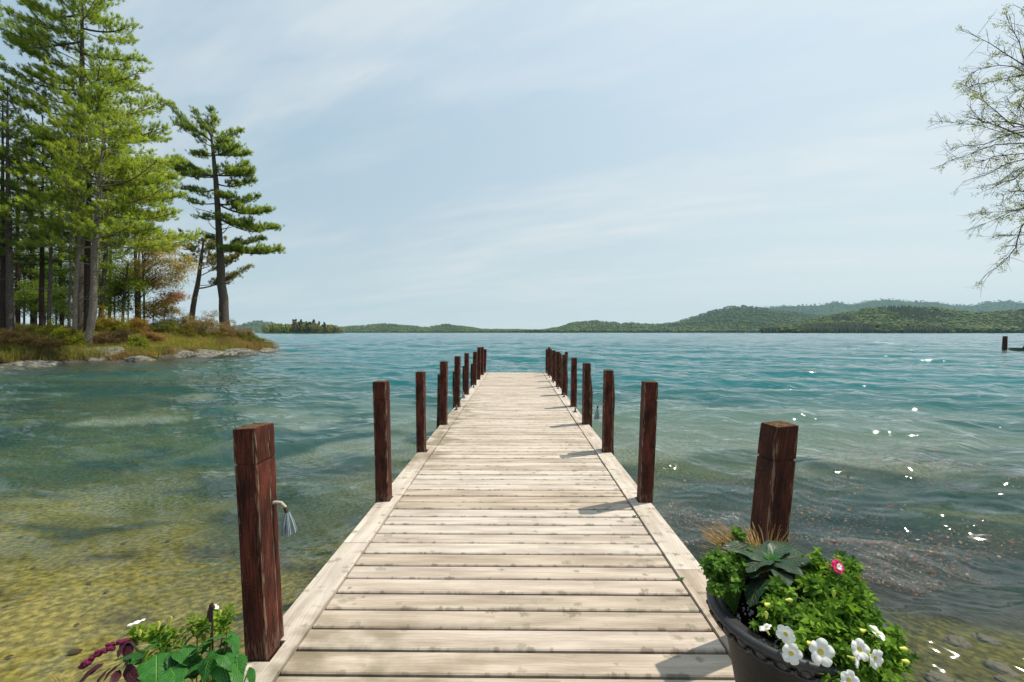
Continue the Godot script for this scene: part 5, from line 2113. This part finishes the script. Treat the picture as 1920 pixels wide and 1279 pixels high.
func add_flower(plant: Node3D, p: Vector3, dir: Vector3, rad: float, petals: String, called := "flower") -> void:
	var fl := part(called, flower_mesh(rad), M[petals], plant)
	fl.transform = facing(p - plant.position, dir, p.x * 40.0)
	var th := MB.new()
	th.lathe([Vector2(0.0, -0.36 * rad), Vector2(0.16 * rad, -0.33 * rad), Vector2(0.22 * rad, -0.27 * rad)], 10)
	part("throat", th.mesh(), M.throat_yellow, fl)
	var tube := MB.new()
	tube.tube([Vector3(0, -1.25 * rad, 0), Vector3(0, -0.8 * rad, 0), Vector3(0, -0.42 * rad, 0)], [0.10 * rad, 0.15 * rad, 0.26 * rad], 8, 1.0, false)
	part("tube", tube.mesh(), M.bud_yellow if petals == "petal_white" else M[petals], fl)


func add_bud(plant: Node3D, p: Vector3, dir: Vector3, long: float) -> void:
	var b := MB.new()
	var d := dir.normalized()
	b.tube([Vector3.ZERO, d * long * 0.3, d * long * 0.75, d * long], [0.0025, 0.004, 0.0065, 0.003], 8)
	part("bud", b.mesh(), M.bud_yellow, plant).position = p - plant.position


func make_pot(called: String, label: String, foot: Vector3, rim_r: float, high: float) -> Node3D:
	var o := thing(called, label, "flower pot", foot)
	var s := rim_r / 0.30
	var body := MB.new()
	var prof := [Vector2(0.0, 0.0), Vector2(0.15, 0.0), Vector2(0.165, 0.02), Vector2(0.16, 0.05), Vector2(0.15, 0.08), Vector2(0.165, 0.18), Vector2(0.19, 0.32), Vector2(0.225, 0.50), Vector2(0.238, 0.56), Vector2(0.243, 0.575), Vector2(0.243, 0.585), Vector2(0.25, 0.60), Vector2(0.252, 0.615), Vector2(0.235, 0.62), Vector2(0.228, 0.60), Vector2(0.225, 0.56)]
	var q := []
	for p in prof:
		q.append(Vector2(p.x * s, p.y * high / 0.63))
	body.lathe(q, 64)
	part("body", body.mesh(), M.pot_resin, o)
	var rim := MB.new()
	q = []
	for p in [Vector2(0.236, 0.575), Vector2(0.262, 0.578), Vector2(0.282, 0.592), Vector2(0.295, 0.612), Vector2(0.30, 0.626), Vector2(0.297, 0.637), Vector2(0.287, 0.643), Vector2(0.275, 0.641), Vector2(0.268, 0.634), Vector2(0.255, 0.633), Vector2(0.240, 0.634), Vector2(0.233, 0.622), Vector2(0.232, 0.58)]:
		q.append(Vector2(p.x * s, (p.y - 0.63) * s + high))
	rim.lathe(q, 64)
	var rp := part("rim", rim.mesh(), M.pot_rim, o)
	# egg and scroll ornaments moulded round the rim
	var egg := MB.new()
	egg.lathe([Vector2(0.0, 0.010), Vector2(0.006, 0.0085), Vector2(0.010, 0.005), Vector2(0.0125, 0.0)], 10)
	egg.smooth()
	var arch := MB.new()
	var pts := []
	var rad := []
	for k in 11:
		var an := -0.5 + (PI + 1.0) * k / 10.0
		pts.append(Vector3(cos(an) * 0.0185, 0.002, sin(an) * 0.019))
		rad.append(0.0033)
	arch.tube(pts, rad, 6)
	var egg_m := egg.mesh()
	var arch_m := arch.mesh()
	for k in 28:
		var an := TAU * k / 28.0
		var out := Vector3(cos(an), 0, sin(an))
		var y := (out * 0.55 + Vector3.UP * -0.35).normalized()
		y = (out * 0.72 - Vector3.UP * 0.45).normalized()
		var x := Vector3.UP.cross(out).normalized()
		var tr := Transform3D(Basis(x, y, x.cross(y)), out * 0.288 * s + Vector3(0, high - 0.030 * s, 0))
		var e := part("egg_ornament", egg_m, M.pot_rim, o)
		e.transform = tr
		e.scale = Vector3(1.3, 0.8, 1.6) * s
		var a := part("arch_ornament", arch_m, M.pot_rim, o)
		a.transform = tr
		a.scale = Vector3(1.6, 1.7, 1.25) * s
	var soil := MB.new()
	var c := soil.vert(Vector3(0, high - 0.045, 0), Vector3.UP)
	for r in 6:
		for k in 28:
			var an := TAU * k / 28.0
			var rr := 0.232 * s * (r + 1) / 6.0
			soil.vert(Vector3(cos(an) * rr, high - 0.05 + 0.012 * noise2.get_noise_2d(cos(an) * rr * 200.0, sin(an) * rr * 200.0), sin(an) * rr), Vector3.UP)
	for k in 28:
		soil.tri(c, 1 + (k + 1) % 28, 1 + k)
	for r in 5:
		for k in 28:
			var a := 1 + r * 28 + k
			var a2 := 1 + r * 28 + (k + 1) % 28
			soil.i.append_array(PackedInt32Array([a, a2, a2 + 28, a, a2 + 28, a + 28]))
	soil.smooth()
	part("soil", soil.mesh(), M.soil, o)
	var grit := MB.new()
	rng.seed = 17
	for k in 260:
		var an := rng.randf() * TAU
		var rr := sqrt(rng.randf()) * 0.225 * s
		var p := Vector3(cos(an) * rr, high - 0.046, sin(an) * rr)
		var g := rng.randf_range(0.0012, 0.0032)
		grit.box(p - Vector3(g, g, g), p + Vector3(g, g * 1.4, g * 0.8))
	part("perlite", grit.mesh(), M.perlite, o).set_meta("kind", "stuff")
	return o


func build_planter() -> void:
	var d := 1.40
	var c := at(1486, 1150, d)
	make_pot("flower_pot", "round black urn planter with scrolled rim on the dock, filled with flowers", Vector3(c.x, DECK + 0.004, c.z), 0.262, c.y - DECK)
	var k := func(x: float, y: float, dd: float) -> Vector3: return at(1320 + x / 4.01, 960 + y / 4.01, dd)
	# --- the dark-leaved plant in the middle of the back
	var hub: Vector3 = k.call(500, 375, 1.50)
	var o := thing("impatiens_plant", "upright plant with large dark green pointed leaves in the urn planter", "plant", Vector3(hub.x, c.y - 0.05, hub.z))
	var big := leaf_blade(0.14, 0.068, 0.2, 0.3, 14, 0.45)
	var stem := MB.new()
	stem.tube([Vector3.ZERO, Vector3(0.004, (hub.y - o.position.y) * 0.5, 0), hub - o.position], [0.009, 0.008, 0.006], 8)
	part("stem", stem.mesh(), M.stem_dark, o)
	for q in [[170, 195, 1.48, 1.05], [440, 205, 1.62, 0.9], [590, 140, 1.66, 1.0], [775, 232, 1.62, 1.05], [870, 290, 1.55, 1.05], [740, 425, 1.38, 0.9], [310, 365, 1.40, 0.8], [640, 330, 1.70, 0.8], [390, 290, 1.62, 0.7]]:
		var tip: Vector3 = k.call(q[0], q[1], q[2])
		part("leaf", big, M.impatiens_leaf, o).transform = leaf_from(hub - o.position, tip - o.position, big, 0.14, rng.randf_range(-0.35, 0.35))
	for q in [[490, 480, 1.44, 300, 650, 1.36], [640, 560, 1.42, 815, 800, 1.34], [560, 440, 1.46, 800, 300, 1.46], [520, 430, 1.48, 640, 500, 1.36], [470, 450, 1.46, 330, 440, 1.40], [540, 420, 1.5, 770, 470, 1.44]]:
		var a: Vector3 = k.call(q[0], q[1], q[2])
		var tip: Vector3 = k.call(q[3], q[4], q[5])
		var lf := part("leaf", big, M.impatiens_leaf, o)
		lf.transform = leaf_from(a - o.position, tip - o.position, big, 0.14, 0.5 if q[3] < 500 else -0.3)
		lf.scale *= Vector3(1.35, 1, 1)
	# young centre leaves
	for q in 6:
		var an := q * 1.05
		var tip := hub + Vector3(cos(an) * 0.035, 0.03, sin(an) * 0.035)
		var lf := part("young_leaf", big, M.lantana_leaf, o)
		lf.transform = leaf_from(hub - o.position, tip - o.position, big, 0.14, 0.0)
	# --- the trailing bright plant with white flowers
	var p0: Vector3 = k.call(850, 760, 1.36)
	var pet := thing("trailing_petunia", "bright green trailing plant with small white flowers spilling over the urn rim", "plant", Vector3(p0.x, c.y - 0.05, p0.z))
	var t := Grower.new()
	t.rng.seed = 77
	t.light = Color(0.27, 0.46, 0.05)
	t.dark = Color(0.055, 0.15, 0.02)
	# clumps: zoom x, y, distance, spread
	for q in [[900, 480, 1.46, 60, 46], [1040, 520, 1.42, 60, 44], [820, 560, 1.40, 50, 30], [960, 640, 1.36, 80, 60], [1060, 700, 1.34, 70, 46], [880, 780, 1.32, 90, 66], [1000, 860, 1.28, 90, 62], [780, 900, 1.26, 60, 34], [1120, 900, 1.26, 80, 48], [900, 960, 1.24, 70, 40], [1080, 1020, 1.22, 80, 46], [1250, 1000, 1.22, 80, 44], [1350, 950, 1.24, 60, 34], [1400, 1050, 1.20, 50, 30], [1200, 1120, 1.18, 80, 40], [1080, 1170, 1.17, 60, 30], [1300, 1180, 1.16, 50, 22], [590, 620, 1.34, 40, 12], [500, 690, 1.33, 40, 10], [470, 830, 1.30, 40, 12], [720, 840, 1.28, 50, 22], [560, 700, 1.34, 50, 8], [1150, 560, 1.44, 30, 10], [1190, 610, 1.42, 25, 6], [850, 380, 1.5, 40, 14], [1090, 420, 1.47, 40, 16], [660, 960, 1.24, 40, 10], [1000, 1140, 1.18, 60, 24], [1380, 1180, 1.17, 25, 5]]:
		var m: Vector3 = k.call(q[0], q[1], q[2])
		var sp: float = q[3] / 4.01 / F * q[2]
		var from := Vector3(lerpf(m.x, p0.x, 0.6), c.y - 0.05, lerpf(m.z, p0.z, 0.6))
		for s in int(q[4] * 1.1):
			var e := m + Vector3(t.rng.randfn() * sp, t.rng.randfn() * sp * 0.7, t.rng.randfn() * sp * 1.2)
			t.tuft(e - pet.position, Vector3(t.rng.randfn() * 0.5, 0.9, t.rng.randfn() * 0.5 + 0.25), t.rng.randf_range(0.5, 1.15))
			if s % 3 == 0:
				var mid := from.lerp(e, 0.55) + Vector3(0, 0.03, 0)
				t.wood.tube([from - pet.position, mid - pet.position, e - pet.position], [0.0022, 0.002, 0.0015], 5, 1.0, false)
	part("stems", t.wood.mesh(), M.stem_green, pet)
	many("leaves", sprig_mesh(91, 0.30), M.leaf, t.places, t.colors, pet)
	for q in [[612, 925, 1.20, -0.9, 0.25, 1.0, 0.026], [668, 1075, 1.16, -0.1, 0.25, 1.0, 0.029], [898, 1062, 1.14, 0.0, 0.35, 1.0, 0.036], [1188, 1040, 1.13, 0.1, 0.5, 1.0, 0.028], [1165, 1118, 1.11, 0.7, 0.1, 0.8, 0.021], [1312, 1115, 1.11, 0.3, 0.1, 1.0, 0.027], [1312, 902, 1.18, 0.4, 0.9, 0.4, 0.022], [455, 860, 1.24, -0.4, 0.8, -0.3, 0.02], [1105, 1275, 1.08, 0.0, 0.3, 1.0, 0.026]]:
		add_flower(pet, k.call(q[0], q[1], q[2]), Vector3(q[3], q[4], q[5]), q[6] * 0.95, "petal_white")
	for q in [[495, 690, 1.26, -1, 0.0, 0.4], [612, 662, 1.27, 1, 0.1, 0.2], [470, 800, 1.23, -0.1, 1, 0], [1470, 1025, 1.14, 1, -0.1, 0.1], [1485, 1117, 1.12, 1, -0.2, 0.1], [1215, 890, 1.19, -0.9, 0.1, 0.3], [925, 425, 1.42, 0.1, 1, -0.1], [820, 990, 1.16, -1, 0.2, 0.2], [975, 640, 1.29, 0, 1, 0]]:
		add_bud(pet, k.call(q[0], q[1], q[2]), Vector3(q[3], q[4], q[5]), 0.02)
	# --- the pink one behind it
	var pk: Vector3 = k.call(1018, 415, 1.38)
	var pink := thing("pink_petunia", "single pink flower with a pale centre at the back of the urn planter", "flower", Vector3(pk.x, c.y - 0.05, pk.z - 0.04))
	var ps := MB.new()
	ps.tube([Vector3.ZERO, Vector3(0.0, (pk.y - c.y) * 0.5 + 0.03, 0.0), pk - pink.position + Vector3(-0.006, -0.014, -0.012)], [0.003, 0.0025, 0.002], 6)
	part("stem", ps.mesh(), M.stem_green, pink)
	add_flower(pink, pk, Vector3(0.35, 0.55, 0.9), 0.025, "petal_pink")
	var star := part("pale_centre", flower_mesh(0.011, 5, 0.3), M.petal_white, pink)
	star.transform = facing(pk - pink.position + Vector3(0.35, 0.55, 0.9).normalized() * 0.0025, Vector3(0.35, 0.55, 0.9))
	# --- the round-leaved plant at the rim
	var g0: Vector3 = k.call(170, 480, 1.46)
	var bac := thing("round_leaf_plant", "light green small round-leaved plant at the dock side of the urn planter", "plant", Vector3(g0.x + 0.03, c.y - 0.05, g0.z))
	t = Grower.new()
	t.rng.seed = 78
	t.light = Color(0.20, 0.36, 0.06)
	t.dark = Color(0.07, 0.18, 0.03)
	for q in [[150, 470, 1.44, 55, 46], [60, 420, 1.44, 30, 14], [230, 380, 1.50, 50, 40], [110, 390, 1.47, 35, 18], [250, 170, 1.56, 22, 10], [200, 540, 1.42, 40, 20], [90, 580, 1.40, 25, 9], [290, 300, 1.55, 40, 24]]:
		var m: Vector3 = k.call(q[0], q[1], q[2])
		var sp: float = q[3] / 4.01 / F * q[2]
		for s in int(q[4]):
			var e := m + Vector3(t.rng.randfn() * sp, t.rng.randfn() * sp, t.rng.randfn() * sp)
			t.tuft(e - bac.position, Vector3(t.rng.randfn() * 0.4, 1.0, t.rng.randfn() * 0.4 + 0.2), t.rng.randf_range(0.5, 0.8))
			if s % 3 == 0:
				t.wood.tube([Vector3.ZERO, (e - bac.position) * 0.5 + Vector3(0, 0.01, 0), e - bac.position], [0.0025, 0.002, 0.0015], 5, 1.0, false)
	part("stems", t.wood.mesh(), M.stem_green, bac)
	many("leaves", sprig_mesh(92, 0.46), M.leaf, t.places, t.colors, bac)
	# --- dry sedge arching out at the back
	var sb: Vector3 = k.call(470, 300, 1.60)
	var sedge := thing("dry_sedge", "tuft of dry straw-brown sedge arching over the back of the urn planter", "grass", Vector3(sb.x, c.y - 0.05, sb.z))
	var bl := MB.new()
	rng.seed = 88
	for q in 190:
		var low := q % 3 == 0
		var tip: Vector3 = k.call(rng.randf_range(-60, 380), rng.randf_range(170, 330) if low else rng.randf_range(60, 210), 1.60 + rng.randf_range(-0.12, 0.22))
		if q % 8 == 0:
			tip = k.call(rng.randf_range(400, 720), rng.randf_range(90, 210), 1.62)
		var a := Vector3(rng.randfn() * 0.012, 0, rng.randfn() * 0.012)
		var e: Vector3 = tip - sedge.position
		var m := a.lerp(e, 0.45) + Vector3(0, 0.055 + rng.randf() * 0.035, 0)
		var pts := []
		for s in 6:
			var f := s / 5.0
			pts.append(a.lerp(m, f).lerp(m.lerp(e, f), f))
		bl.tube(pts, [0.0016, 0.0016, 0.0015, 0.0014, 0.001, 0.0006], 3, 1.0, false)
	mat("straw", Color(0.42, 0.27, 0.10), 0.7, 0.3)
	part("blades", bl.mesh(), M.straw, sedge).set_meta("kind", "stuff")
	# two seedlings between the boards
	for q in [[1190, 972, "tiny moss-yellow weed in the joint by the second post"], [1276, 1092, "tiny two-leaved seedling sprouting from a plank joint"]]:
		var p := at(q[0], q[1], F * (EYE - DECK) / (q[1] - 623.5))
		var s := thing("seedling", q[2], "weed", Vector3(p.x, DECK - 0.005, p.z), "weeds on the dock")
		var lf := leaf_blade(0.03, 0.012, 0.3, 0.2)
		for e in 5:
			var an := e * 1.3 + 0.3
			part("leaf", lf, M.lantana_leaf, s).transform = leaf_from(Vector3(0, 0.004, 0), Vector3(cos(an) * 0.022, 0.022 if e else 0.035, sin(an) * 0.022), lf, 0.03, 0.0)


func build_left_planter() -> void:
	var k := func(x: float, y: float, dd: float) -> Vector3: return at(120 + x / 4.8, 1110 + y / 4.8, dd)
	var foot := at(330, 1279, 1.27)
	make_pot("flower_pot", "low dark pot at the shore end of the dock beside the split timber post", Vector3(foot.x, DECK + 0.004, foot.z), 0.19, 0.17)
	var top := DECK + 0.17 - 0.05
	var o := thing("lantana_plant", "leafy plant with bright green toothed leaves beside the split timber post", "plant", Vector3(foot.x + 0.05, top, foot.z))
	var oval := leaf_blade(0.12, 0.085, 0.35, 0.15, 14, 0.36)
	var narrow := leaf_blade(0.12, 0.045, 0.3, 0.2, 14, 0.42)
	# base x, y, distance; tip x, y, distance; broad?
	var leaves := [
		[1470, 370, 1.36, 1040, 500, 1.30, 1, 0.5], [830, 560, 1.32, 830, 830, 1.22, 2, 0.0], [1340, 550, 1.30, 1190, 810, 1.22, 2, 0.3], [1470, 540, 1.33, 1645, 790, 1.24, 0, -0.4], [1670, 680, 1.30, 1700, 830, 1.25, 0, 0.2],
		[1490, 350, 1.40, 1600, 520, 1.34, 0, -0.5], [1330, 300, 1.42, 1490, 225, 1.42, 0, 0.0], [1330, 300, 1.42, 1180, 340, 1.40, 0, 0.2], [870, 450, 1.38, 985, 305, 1.40, 0, 0.4], [850, 440, 1.38, 740, 395, 1.38, 1, -0.3],
		[860, 460, 1.36, 630, 520, 1.33, 1, 0.3], [980, 540, 1.32, 1120, 600, 1.28, 0, 0.0], [1000, 600, 1.32, 960, 560, 1.42, 1, 0.2], [1080, 640, 1.30, 1010, 830, 1.22, 0, 0.0], [1400, 600, 1.30, 1480, 800, 1.24, 1, 0.2],
		[720, 660, 1.30, 640, 830, 1.24, 1, 0.1], [1150, 560, 1.34, 1330, 480, 1.38, 1, -0.2], [1250, 640, 1.3, 1100, 700, 1.26, 1, 0.2], [1560, 600, 1.32, 1500, 830, 1.27, 0, 0.2], [1330, 440, 1.38, 1230, 520, 1.32, 0, 0.1], [950, 680, 1.28, 1060, 840, 1.22, 1, 0.0],
		[1200, 360, 1.42, 1000, 520, 1.40, 0, 0.4], [1420, 420, 1.36, 1560, 430, 1.34, 0, -0.3],
	]
	for q in leaves:
		var a: Vector3 = k.call(q[0], q[1], q[2])
		var b: Vector3 = k.call(q[3], q[4], q[5])
		var m: ArrayMesh = narrow if q[6] == 0 else oval
		var lf := part("leaf", m, M.lantana_leaf, o)
		lf.transform = leaf_from(a - o.position, b - o.position, m, 0.12, q[7])
		if q[6] == 2:
			lf.scale *= Vector3(1.1, 1, 0.85)
		var st := MB.new()
		var root := Vector3((a.x - o.position.x) * 0.3, 0, (a.z - o.position.z) * 0.3)
		st.tube([root, (root + a - o.position) * 0.5 + Vector3(0, 0.03, 0), a - o.position], [0.003, 0.0026, 0.002], 6, 1.0, false)
		part("stalk", st.mesh(), M.stem_green, o)
	# medium leaves that fill the clump
	rng.seed = 66
	for q in 40:
		var a: Vector3 = k.call(rng.randf_range(640, 1560), rng.randf_range(440, 800), rng.randf_range(1.27, 1.42))
		var b := a + Vector3(rng.randfn() * 0.6, rng.randf_range(-0.75, 0.35), rng.randfn() * 0.5 + 0.35).normalized() * rng.randf_range(0.05, 0.085)
		var m: ArrayMesh = narrow if q % 2 else oval
		part("leaf", m, M.lantana_leaf if q % 3 else M.lantana_leaf_dark, o).transform = leaf_from(a - o.position, b - o.position, m, 0.12, rng.randf_range(-0.6, 0.6))
	# bright small shoots between
	var t := Grower.new()
	t.rng.seed = 80
	t.light = Color(0.28, 0.42, 0.04)
	t.dark = Color(0.09, 0.2, 0.02)
	for q in [[660, 390, 1.38, 30, 8], [840, 370, 1.40, 40, 8], [950, 440, 1.38, 50, 8], [1390, 230, 1.44, 30, 7], [1230, 310, 1.44, 40, 8], [1420, 300, 1.42, 40, 8], [1120, 650, 1.38, 60, 8], [1440, 660, 1.38, 60, 7], [900, 560, 1.42, 70, 7]]:
		var m: Vector3 = k.call(q[0], q[1], q[2])
		var sp: float = q[3] / 4.8 / F * q[2]
		for s in int(q[4]):
			var e := m + Vector3(t.rng.randfn() * sp, t.rng.randfn() * sp, t.rng.randfn() * sp)
			t.tuft(e - o.position, Vector3(t.rng.randfn() * 0.4, 1.0, t.rng.randfn() * 0.4), t.rng.randf_range(0.7, 1.2))
	many("shoots", sprig_mesh(93, 0.28), M.leaf, t.places, t.colors, o)
	for q in [[845, 345, 1.38, 0.1, 1, 0, 0.03], [945, 300, 1.38, 0.25, 1, 0, 0.03], [680, 400, 1.37, 0.05, 1, 0, 0.022], [1400, 215, 1.43, 0.1, 1, 0, 0.02]]:
		add_bud(o, k.call(q[0], q[1], q[2]), Vector3(q[3], q[4], q[5]), q[6])
	add_flower(o, k.call(655, 262, 1.38), Vector3(-0.25, 1.0, -0.25), 0.024, "petal_white")
	add_flower(o, k.call(1370, 130, 1.46), Vector3(0.6, 0.9, -0.2), 0.012, "petal_white")
	# the dark flower stalk
	var sp0: Vector3 = k.call(1325, 560, 1.34)
	var spike := thing("dark_flower_stalk", "dark upright stalk with a purple bud head among the green leaves", "flower", Vector3(sp0.x, top, sp0.z))
	var sm := MB.new()
	var head: Vector3 = k.call(1335, 95, 1.36) - spike.position
	sm.tube([Vector3.ZERO, head * 0.5, head], [0.0035, 0.003, 0.0022], 6)
	part("stem", sm.mesh(), M.stem_dark, spike)
	rng.seed = 5
	for q in 9:
		var p: Vector3 = k.call(1318 + rng.randfn() * 14, 120 + q * 16, 1.36) - spike.position
		part("bud", rock_mesh(Vector3(0.0055, 0.007, 0.0055), 0.9, q), M.stem_dark, spike).position = p
	# --- the purple plant with its drooping magenta spike
	var cp: Vector3 = k.call(420, 700, 1.28)
	var col := thing("purple_coleus", "dark purple leafy plant with a drooping magenta flower spike", "plant", Vector3(cp.x + 0.03, top, cp.z))
	for q in [[600, 440, 1.34, 520, 640, 1.28], [560, 450, 1.34, 450, 560, 1.28], [540, 430, 1.36, 590, 560, 1.3], [520, 640, 1.28, 330, 760, 1.22], [560, 660, 1.28, 620, 830, 1.22], [420, 680, 1.26, 240, 830, 1.2], [500, 700, 1.26, 430, 840, 1.2], [360, 640, 1.28, 120, 780, 1.22], [620, 520, 1.32, 560, 410, 1.34], [300, 690, 1.26, 90, 840, 1.2]]:
		var a: Vector3 = k.call(q[0], q[1], q[2])
		var b: Vector3 = k.call(q[3], q[4], q[5])
		var lf := part("leaf", narrow, M.coleus_leaf, col)
		lf.transform = leaf_from(a - col.position, b - col.position, narrow, 0.12, rng.randf_range(-0.8, 0.8))
	var line := []
	for q in [[700, 560, 1.30], [600, 455, 1.33], [480, 470, 1.33], [380, 505, 1.32], [280, 575, 1.31], [200, 640, 1.30], [140, 690, 1.30]]:
		var p: Vector3 = k.call(q[0], q[1], q[2])
		line.append(p - col.position)
	var ax := MB.new()
	ax.tube([Vector3(0.03, 0.0, 0.0)] + line, [0.003, 0.003, 0.003, 0.003, 0.0028, 0.0025, 0.002, 0.0015], 6)
	part("spike_stem", ax.mesh(), M.stem_dark, col)
	var bead := rock_mesh(Vector3(0.0075, 0.0065, 0.0075), 0.95, 9, 0.2)
	for q in 54:
		var f := rng.randf_range(1.3, 5.95)
		var p: Vector3 = line[int(f)].lerp(line[int(f) + 1], f - int(f)) + Vector3(rng.randfn(), rng.randfn(), rng.randfn()) * 0.0055 * (1.3 - f / 8.0)
		var e := part("floret", bead, M.petal_magenta, col)
		e.position = p
		e.scale = Vector3.ONE * rng.randf_range(0.6, 1.1)
	# dry straws
	var st := thing("dry_straw", "a few dry straws hanging at the edge of the purple plant", "grass", Vector3(cp.x, top, cp.z))
	var sb := MB.new()
	for q in 12:
		var e: Vector3 = k.call(rng.randf_range(-150, 160), rng.randf_range(740, 880), 1.28) - st.position
		sb.tube([Vector3(rng.randfn() * 0.02, 0, 0), e * 0.5 + Vector3(0, 0.05, 0), e], [0.0014, 0.0013, 0.0008], 4, 1.0, false)
	part("blades", sb.mesh(), M.straw, st).set_meta("kind", "stuff")


# ---------------------------------------------------------------- leaves and bark washed up beside the dock
func build_litter() -> void:
	rng.seed = 404
	var fleck := MB.new()
	fleck.quad(Vector3(-0.5, 0, -0.3), Vector3(0.1, 0.06, -0.5), Vector3(0.5, 0, 0.2), Vector3(-0.1, 0.08, 0.5))
	var leaf := MB.new()
	for q in 4:
		var t := q / 3.0
		var w := sin(PI * (0.08 + 0.84 * t)) * 0.32
		leaf.vert(Vector3(-w, 0.08 * sin(t * 3.0), t - 0.5), Vector3.UP)
		leaf.vert(Vector3(w, 0.05, t - 0.5), Vector3.UP)
	for q in 3:
		leaf.i.append_array(PackedInt32Array([q * 2, q * 2 + 1, q * 2 + 3, q * 2, q * 2 + 3, q * 2 + 2]))
	var places := []
	var colors := []
	var lp := []
	var lc := []
	var tries := 0
	while places.size() < 19000 and tries < 160000:
		tries += 1
		var px := rng.randf_range(1215, 1960)
		var py := rng.randf_range(815, 1180)
		var d := F * EYE / (py - 623.0)
		var p := at(px, py, d)
		if p.x < RIGHT + 0.05:
			continue
		var band := noise2.get_noise_2d(p.x * 3.2, p.z * 9.0) + 0.8 * noise2.get_noise_2d(p.x * 1.1 + 30.0, p.z * 2.0)
		var fade := smoothstep(1960.0, 1500.0, px) * smoothstep(815.0, 900.0, py) * smoothstep(1180.0, 1060.0, py)
		if band * 1.3 + fade * 0.52 + rng.randfn() * 0.13 < 0.50:
			continue
		p.y = wave(p.x, p.z) - rng.randf_range(0.004, 0.03)
		var s := rng.randf_range(0.006, 0.02)
		var b := Basis.from_euler(Vector3(rng.randfn() * 0.25, rng.randf() * TAU, rng.randfn() * 0.25))
		places.append(Transform3D(b.scaled(Vector3(s, s, s)), p))
		var v := rng.randf()
		colors.append(Color(0.07, 0.05, 0.038).lerp(Color(0.19, 0.13, 0.085), v * v) if v < 0.93 else Color(0.35, 0.28, 0.2))
		if rng.randf() < 0.012:
			var z := rng.randf_range(0.02, 0.05)
			lp.append(Transform3D(b.scaled(Vector3(z, z, z)), p + Vector3(0, 0.004, 0)))
			lc.append([Color(0.36, 0.10, 0.05), Color(0.34, 0.17, 0.06), Color(0.30, 0.13, 0.10), Color(0.42, 0.34, 0.22)][rng.randi() % 4])
	var o := many("floating_bark_litter", fleck.mesh(), M.far_leaf, places, colors)
	o.set_meta("label", "raft of fine bark and leaf litter drifting beside the dock")
	var l := many("floating_leaves", leaf.mesh(), M.leaf, lp, lc)
	l.set_meta("label", "brown and orange leaves drifting among the bark litter")
	# leaves lying on the sandy bottom of the cove
	var sp := []
	var sc := []
	for k in 260:
		var x := -rng.randf_range(1.6, 12.0)
		var z := -rng.randf_range(2.0, 10.0)
		var s := rng.randf_range(0.03, 0.09)
		sp.append(Transform3D(Basis.from_euler(Vector3(rng.randfn() * 0.2, rng.randf() * TAU, rng.randfn() * 0.2)).scaled(Vector3(s, s, s)), Vector3(x, land(x, z) + 0.015, z)))
		sc.append([Color(0.12, 0.05, 0.02), Color(0.2, 0.1, 0.03), Color(0.07, 0.05, 0.03)][rng.randi() % 3])
	var u := many("sunken_leaves", leaf.mesh(), M.leaf, sp, sc)
	u.set_meta("label", "brown leaves lying on the sandy bottom of the cove")
